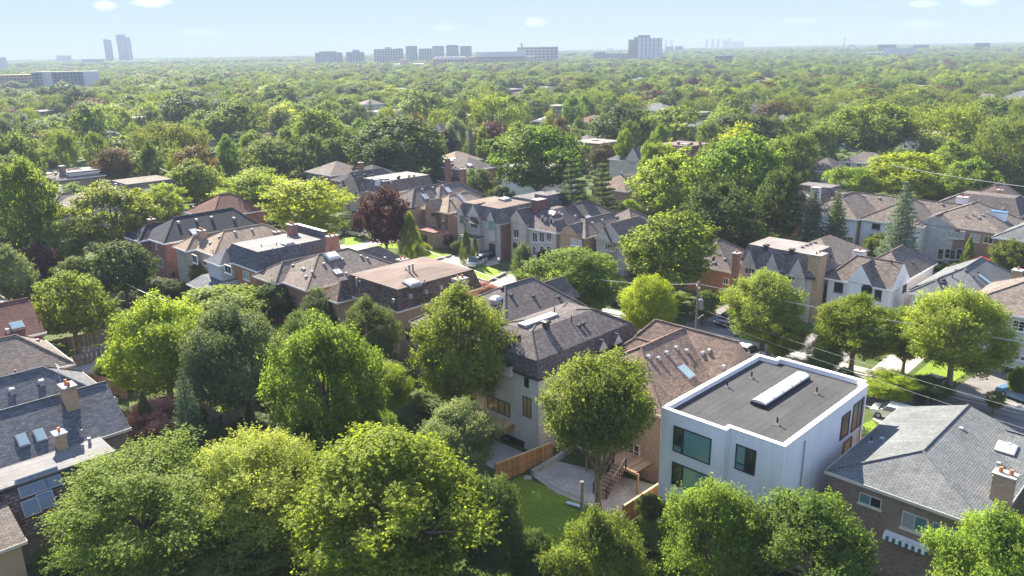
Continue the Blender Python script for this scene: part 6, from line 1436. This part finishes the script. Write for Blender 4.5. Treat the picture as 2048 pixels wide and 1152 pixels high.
# further crowns read one by one from the photograph's middle distance (x, y, half width, half height, kind)
MIDDLE = [(60,205,40,18,'d'),(20,190,30,20,'m'),(115,225,26,18,'d'),(205,235,30,18,'l'),(300,245,30,26,'d'),(250,245,22,18,'m'),(330,180,40,22,'m'),(300,205,30,20,'o'),(290,160,24,16,'l'),
 (235,185,28,14,'m'),(440,200,34,26,'d'),(505,200,30,22,'m'),(430,260,36,30,'m'),(395,270,24,20,'m'),(520,235,36,26,'o'),(455,175,24,16,'o'),(540,160,26,16,'m'),(600,175,30,18,'m'),(645,185,32,16,'o'),
 (700,180,40,24,'m'),(690,215,34,24,'m'),(740,165,32,28,'d'),(790,160,40,30,'d'),(660,210,24,18,'o'),(715,235,24,16,'d'),(860,175,50,26,'d'),(830,185,30,22,'m'),(900,195,32,30,'d'),(925,225,24,24,'o'),
 (955,195,36,26,'m'),(1000,205,24,18,'l'),(1040,235,30,26,'o'),(960,160,26,20,'m'),(1005,155,28,18,'o'),(1060,165,30,18,'m'),(1110,165,32,18,'m'),(1120,190,24,16,'d'),(1190,195,34,24,'o'),(1225,185,36,24,'m'),
 (1260,215,40,24,'o'),(1225,215,30,22,'m'),(1100,255,18,14,'o'),(1290,170,32,18,'m'),(1345,165,36,22,'o'),(1390,170,44,26,'o'),(1330,145,30,16,'m'),(1285,150,26,14,'m'),(1440,150,32,22,'d'),(1485,150,36,26,'d'),
 (1435,190,36,26,'m'),(1390,205,34,26,'d'),(1465,215,40,28,'m'),(1500,190,36,24,'o'),(1375,225,26,22,'o'),(1445,240,34,22,'m'),(1525,210,22,24,'s'),(1555,170,40,20,'m'),(1600,190,34,22,'d'),(1580,200,30,20,'o'),
 (1560,215,26,22,'o'),(1600,215,34,26,'w'),(1650,190,30,18,'m'),(1690,200,44,28,'o'),(1740,195,48,26,'d'),(1790,180,40,22,'d'),(1820,165,34,20,'m'),(1840,200,40,22,'m'),(1800,215,40,20,'o'),(1700,235,34,20,'o'),
 (1880,200,36,22,'o'),(1930,195,30,20,'m'),(1920,160,30,18,'l'),(1885,165,26,18,'y'),(1985,160,36,22,'m'),(2025,165,36,24,'d'),(1955,150,30,16,'m'),(2035,235,26,26,'o'),(1990,215,28,20,'m'),(1925,225,34,22,'o'),
 (1860,225,30,20,'m'),(1830,240,26,16,'o'),(2035,320,26,40,'d'),(1985,345,30,36,'m'),(2040,380,24,24,'d'),(1660,265,36,24,'m'),(1640,290,34,24,'m'),(1595,260,38,22,'m'),(1545,265,30,20,'d'),(1420,275,34,24,'m'),
 (1300,265,36,24,'m'),(1320,285,24,14,'m'),(1260,275,26,20,'d'),(1200,260,24,18,'m'),(1160,258,16,20,'m'),(1120,265,22,16,'b'),(1250,300,20,10,'l'),(1100,300,14,20,'d'),(880,245,34,24,'o'),(920,245,20,20,'d'),
 (830,260,34,20,'p'),(760,255,22,18,'d'),(720,270,34,26,'m'),(775,240,24,18,'o'),(700,300,30,26,'d'),(600,230,28,20,'m'),(590,260,22,20,'d'),(560,245,26,18,'d'),(570,290,26,18,'m'),(500,305,24,20,'m'),(455,310,26,18,'m'),
 (270,280,28,20,'m'),(190,300,26,20,'m'),(130,300,26,20,'m'),(60,270,24,16,'d'),(15,250,26,20,'m'),(25,215,26,16,'m'),(60,240,24,16,'o'),(430,335,24,18,'m'),(470,345,28,20,'m'),(610,345,30,14,'m'),(560,345,26,16,'l'),
 (300,325,20,16,'d'),(420,385,24,22,'m'),(440,405,24,20,'l'),(265,385,26,22,'d'),(85,480,26,30,'d'),(30,470,34,34,'d'),(150,540,40,30,'d'),(180,570,26,26,'d'),(1640,335,22,24,'d'),(1615,360,26,26,'m'),(1880,395,34,18,'m'),
 (1990,395,24,20,'l'),(1860,340,34,26,'m'),(1740,400,30,16,'m'),(1560,325,26,26,'m'),(1300,330,22,16,'l'),(1330,330,30,20,'l'),(1385,345,40,30,'l'),(1420,330,36,26,'m')]
KM = dict(m=('tall', 'maple'), d=('round', 'dark'), o=('willow', 'olive'), l=('fan', 'lime'), y=('layer', 'gold'), s=('spruce', 'pine'), p=('round', 'purple'), w=('willow', 'olive'), b=('round', 'bronze'))
for row in NEAR:
    k, m_, cx, cy_, rx, ry, lab, T = row
    tree(k, m_, cx, cy_, rx, ry, lab, T, name='shrub' if (T and T < 5.45) else None, cat='shrub' if (T and T < 5.45) else 'tree')
b_ = un(1195, 1028); zt_ = 8.0
for _ in range(60): zt_ += (prj((b_[0], b_[1], zt_))[1] - 706) * .01
put_tree('high', 'maple', b_[0], b_[1], 129 * prj((b_[0], b_[1], zt_ * .68))[2] / F_PX, zt_, 0, 1, 'maple with a long bare trunk rising in front of the deck garden')
ADJ = dict(maple='mid green', dark='dark green', olive='olive green', lime='lime green', gold='yellow green', purple='dark purple', bronze='bronze brown', pine='dark needled', silver='silver green', pale='pale green', spruce='blue green')
SHP = dict(round='rounded', tall='full crowned', willow='soft edged', fan='spreading', layer='layered', spruce='pointed', pine='open', upright='upright', high='high crowned', cedar='columnar')
LAND = [(h['short'], h['px'], math.hypot(h['x'], h['y'])) for h in HOUSES]
LAND += [(s_, (px, py, 0), 1e9) for s_, px, py in (('the hazy twin towers', 235, 125), ('the dark slab block', 130, 170), ('the leftmost skyline block', 657, 125), ('the blue glass tower', 822, 125), ('the orange brown hospital', 1000, 130), ('the tall stepped tower', 1290, 128), ('the ghostly towers', 1455, 105), ('the finned office block', 1800, 110), ('the second dark flat block', 1965, 95))]
USED = {}
def autolabel(t):
    x, y, R, T, o, kind, mat, px = t; d = math.hypot(x, y)
    size = 'small ' if R < 3.2 else ('big ' if R > 6.2 else '')
    base = f"{size}{ADJ[mat]} {SHP[kind]} tree"
    c = sorted(LAND, key=lambda l: (l[1][0] - px[0]) ** 2 + 2.2 * (l[1][1] - px[1]) ** 2)
    def rel(l):
        dx, dy = px[0] - l[1][0], px[1] - l[1][1]
        if abs(dx) > 1.1 * abs(dy) and abs(dx) > 18: return ('left of ' if dx < 0 else 'right of ') + l[0]
        return ('in front of ' if d < l[2] else 'behind ') + l[0]
    opts = [f"{base} {rel(c[0])}"] + [f"{base} {rel(c[0])}, {rel(c[k])}" for k in (1, 2, 3, 4)] + [f"{base} {rel(c[1])}", f"{base} {rel(c[2])}"]
    for lab in opts:
        if lab not in USED and len(lab.split()) <= 16: USED[lab] = o; o['label'] = lab; o['group'] = 'treetops between the houses'; return
    o['label'] = opts[0]; o['group'] = 'treetops between the houses'; USED[opts[0]]['group'] = 'treetops between the houses'
# roofs glimpsed between the distant treetops
rh = random.Random(21)
WN = ['pale', 'brown', 'grey', 'white', 'red brick']
for i in range(110):
    y = rh.uniform(255, 900) if i < 70 else rh.uniform(500, 1300); x = rh.uniform(-.62, .62) * y
    if any(math.hypot(x - h['x'], y - h['y']) < 26 for h in HOUSES): continue
    w, d, z = rh.uniform(11, 19), rh.uniform(11, 16), rh.uniform(4.2, 7.0); kind = rh.randrange(4)
    wi = rh.randrange(5); wm = (STUCCO, BR_BROWN, STUCCO_G, STUCCO_W, BR_RED)[wi]; rm = rh.choice((SH_MID, SH_DARK, SH_BROWN, SH_GREY))
    steps, tp, nm = ((hip(w, d, rh.uniform(2, 3.2)), None, 'hip roof'), ([(.25, .25, .25, .25, .3)], FL_LIGHT, 'flat roof'), (gab_x(d, rh.uniform(2.2, 3.2)), None, 'gable roof'), (MAN, FL_LIGHT, 'flat topped roof'))[kind]
    if kind == 1: rm = FL_LIGHT
    H = mid('house', '', f'the {WN[wi]} {nm}', (x, y, z), z, w, d, wm, rm, steps, az=45 + rh.choice((0, 90, 0, 20)), top=tp if kind == 3 else None)
    px = prj((x, y, z)); d0 = math.hypot(x, y)
    c = sorted(LAND, key=lambda l: (l[1][0] - px[0]) ** 2 + 2.2 * (l[1][1] - px[1]) ** 2)
    def rel(l): return (('left of ' if px[0] < l[1][0] else 'right of ') if abs(px[0] - l[1][0]) > 18 else ('in front of ' if d0 < l[2] else 'beyond ')) + l[0]
    H.e['label'] = f'distant {WN[wi]} house, {nm}, {rel(c[0])}'; H.e['group'] = 'distant houses among the trees'
    for q_ in c[1:6]:
        if H.e['label'] not in USED: break
        H.e['label'] = f'distant {WN[wi]} house, {nm}, {rel(q_)}'
    USED[H.e['label']] = H.e
n0 = len(TREES)
for cx, cy_, rx, ry, k in MIDDLE: tree(*KM[k], cx, cy_, rx, ry, None, None if cy_ > 330 else 15.5 - (cx * 7 + cy_) % 5 * .9)
# fill the rest of the canopy
def blocked(x, y, R, cl=.55):
    for h in HOUSES:
        a = (x - h['o'][0]) * h['ux'][0] + (y - h['o'][1]) * h['ux'][1]; b = (x - h['o'][0]) * h['uy'][0] + (y - h['o'][1]) * h['uy'][1]
        if -R * .8 - 1 < a < h['w'] + R * .8 and -R * .8 - 1 < b < h['d'] + R * .8: return True
        dh = math.hypot(h['x'], h['y']); k_ = 1 - (h['r'] + 9) / dh
        if dh > 150 and math.hypot(x - h['x'] * k_, y - h['y'] * k_) < R * .75 + 9.5: return True
    u, v = (x - y) * R2, (x + y) * R2
    if abs(v - np.interp(u, [p[0] for p in SC], [p[1] for p in SC])) < 8: return True
    return False
TX = np.array([(t[0], t[1], t[2]) for t in TREES])
FILLK = ['m'] * 10 + ['d'] * 7 + ['o'] * 7 + ['l'] * 2 + ['p'] + ['s'] + ['y'] + ['b']
cand = []
rf_ = random.Random(5)
STEP = 13.0
for iy in range(14, 420):
    y = iy * STEP
    if y > 5200: break
    half = y * .70 + 40
    stp = STEP * (1 if y < 900 else (1.25 if y < 2000 else 1.7))
    if y >= 900 and iy % (2 if y < 2600 else 3): continue
    for ix in range(int(-half / stp), int(half / stp) + 1):
        x = ix * stp + rf_.uniform(-.45, .45) * stp; yy = y + rf_.uniform(-.45, .45) * STEP
        cand.append((x, yy, rf_.uniform(4.8, 9.4), rf_.uniform(9.0, 17.0), rf_.choice(FILLK), rf_.random()))
HS = [(h['x'], h['y'], math.hypot(h['x'], h['y']), h['w']) for h in HOUSES if math.hypot(h['x'], h['y']) > 235]
def cap(x, y, T):
    for hx, hy, dh, w in HS:
        al = ((hx - x) * hx + (hy - y) * hy) / dh
        if 0 < al < 75 and abs((x * hy - y * hx) / dh) < w * .5 + 3: T = min(T, 4.3 + al * 30 / dh)
    return T
NMAX = 296
cand.sort(key=lambda c: math.hypot(c[0], c[1]))
FAR = []
clear = [(c_, d_) for c_, d_ in ()]
for x, y, R, T, k, rr in cand:
    d = math.hypot(x, y)
    if d < 128: continue
    if d < 520:
        if blocked(x, y, R): continue
        if np.min(np.hypot(TX[:, 0] - x, TX[:, 1] - y) - .62 * (TX[:, 2] + R)) < 0: continue
    if d < 1900 and rr < .06: continue
    if d < 1400:
        T2 = cap(x, y, T)
        if 560 < d < 960 and -.66 < x / y < -.50: T2 = min(T2, 6.5)
        if T2 < T: R, T = R * max(.45, T2 / T), T2
    px = prj((x, y, T * .6))
    if px[0] < -80 or px[0] > 2130: 
        if d > 420: continue
    if len(TREES) < NMAX and -60 < px[0] < 2110:
        put_tree(*KM[k], x, y, R, T, 1 if d < 260 else 2, 1 + int(rr * 97) % 3)
    else: FAR.append((x, y, R, T, k, rr))
for t in TREES[n0:]: autolabel(t)
# the far woods: one mass of treetops, drawn from the same crowns
KI = 'mdolpsyb'
srcs = []
for k in KI:
    o = next((t[4] for t in TREES if (t[5], t[6]) == KM[k] and [c for c in t[4].children if c.name.startswith('crown')][0].data is proto(*KM[k], 2, 1)[0]), None)
    if o is None: o = put_tree(*KM[k], *[(-150, 330), (-95, 345), (40, 350), (120, 340), (180, 330), (220, 345), (-210, 350), (10, 365)][KI.index(k)], 4.5, 11, 2, 1); autolabel(TREES[-1])
    srcs.append([c for c in o.children if c.name.startswith('crown')][0])
# low planting in the yards: shrubs and hedges nobody could count
UND = []
for _ in range(5200):
    y = rf_.uniform(38, 330); x = rf_.uniform(-1, 1) * (y * .7 + 20); h_ = rf_.uniform(.6, 2.6)
    if any(-1.2 < (x - h['o'][0]) * h['ux'][0] + (y - h['o'][1]) * h['ux'][1] < h['w'] + 1.2 and -1.2 < (x - h['o'][0]) * h['uy'][0] + (y - h['o'][1]) * h['uy'][1] < h['d'] + 1.2 for h in HOUSES): continue
    u, v = (x - y) * R2, (x + y) * R2; sv = v - np.interp(u, [p[0] for p in SC], [p[1] for p in SC])
    if (-9 < sv < 24 and (-135 < u < -84 or -56 < u < 10)) or -5.2 < sv < 6.6: continue
    px = prj((x, y, 0))
    if 900 < px[0] < 1300 and 900 < px[1] < 1130: continue
    if 960 < px[0] < 1080 and 840 < px[1] < 960: continue
    if 120 < px[0] < 240 and 670 < px[1] < 760: continue
    if px[1] < 420 and px[0] < 420 and rf_.random() < .5: continue
    UND.append((x, y, h_ * rf_.uniform(.6, 1.1), h_, rf_.randrange(2), rf_.random()))
def scatter(name, label, cat, pts, kinds, rs=1.0):
    me = bpy.data.meshes.new(name); n = len(pts)
    me.vertices.add(n); me.vertices.foreach_set('co', np.array([(f[0], f[1], terr(f[0], f[1])) for f in pts], np.float32).ravel())
    for nm, ty, key, vals in (('sc', 'FLOAT_VECTOR', 'vector', np.array([(f[2] / R0 * rs_(f), f[2] / R0 * rs_(f), f[3] / T0 * (1 if math.hypot(f[0], f[1]) < 2300 else 1.4)) for f in pts], np.float32).ravel()), ('rot', 'FLOAT', 'value', np.array([f[5] * 44 for f in pts], np.float32)), ('kind', 'INT', 'value', np.array([f[4] for f in pts], np.int32))):
        a = me.attributes.new(nm, ty, 'POINT'); a.data.foreach_set(key, vals)
    wo = bpy.data.objects.new(name, me); COL.objects.link(wo); tag(wo, label, cat, kind='stuff')
    ng = bpy.data.node_groups.new(name + '_scatter', 'GeometryNodeTree'); ng.interface.new_socket('Geometry', in_out='INPUT', socket_type='NodeSocketGeometry'); ng.interface.new_socket('Geometry', in_out='OUTPUT', socket_type='NodeSocketGeometry')
    gi, go = ng.nodes.new('NodeGroupInput'), ng.nodes.new('NodeGroupOutput'); jn = ng.nodes.new('GeometryNodeJoinGeometry')
    for so in reversed(kinds):
        oi = ng.nodes.new('GeometryNodeObjectInfo'); oi.inputs['Object'].default_value = so; oi.inputs['As Instance'].default_value = True; ng.links.new(oi.outputs['Geometry'], jn.inputs[0])
    ip = ng.nodes.new('GeometryNodeInstanceOnPoints'); ng.links.new(gi.outputs[0], ip.inputs['Points']); ng.links.new(jn.outputs[0], ip.inputs['Instance']); ip.inputs['Pick Instance'].default_value = True
    def na(nm, ty): q = ng.nodes.new('GeometryNodeInputNamedAttribute'); q.data_type = ty; q.inputs[0].default_value = nm; return q.outputs['Attribute']
    ng.links.new(na('kind', 'INT'), ip.inputs['Instance Index']); ng.links.new(na('sc', 'FLOAT_VECTOR'), ip.inputs['Scale'])
    cx_ = ng.nodes.new('ShaderNodeCombineXYZ'); ng.links.new(na('rot', 'FLOAT'), cx_.inputs[2]); ng.links.new(cx_.outputs[0], ip.inputs['Rotation'])
    ng.links.new(ip.outputs[0], go.inputs[0]); md = wo.modifiers.new('scatter', 'NODES'); md.node_group = ng
    return wo
def rs_(f):
    d = math.hypot(f[0], f[1]); return 1.12 if d < 900 else 1.4 if d < 2000 else 1.9
scatter('distant_woods', 'unbroken canopy of distant treetops stretching to the skyline', 'woods', [(f[0], f[1], f[2], f[3], KI.index(f[4]), f[5]) for f in FAR], srcs)
scatter('undergrowth', 'low shrubs and hedges filling the shaded back yards', 'undergrowth', UND, [srcs[1], srcs[0]])
print('TREES', len(TREES), 'FAR', len(FAR))
# ================================================================== haze
hz = MB(); hz.box(-9500, 9500, -700, 11800, -1.0, 140)
ho = hz.build('haze', bpy.data.materials.new('haze_air')); hm = ho.data.materials[0]; hm.use_nodes = True
for n_ in list(hm.node_tree.nodes): hm.node_tree.nodes.remove(n_)
mo = hm.node_tree.nodes.new('ShaderNodeOutputMaterial'); pv = hm.node_tree.nodes.new('ShaderNodeVolumePrincipled')
pv.inputs['Color'].default_value = (.37, .44, .56, 1); pv.inputs['Density'].default_value = HAZE; pv.inputs['Anisotropy'].default_value = 0
hm.node_tree.links.new(pv.outputs[0], mo.inputs['Volume'])
tag(ho, kind='stuff')
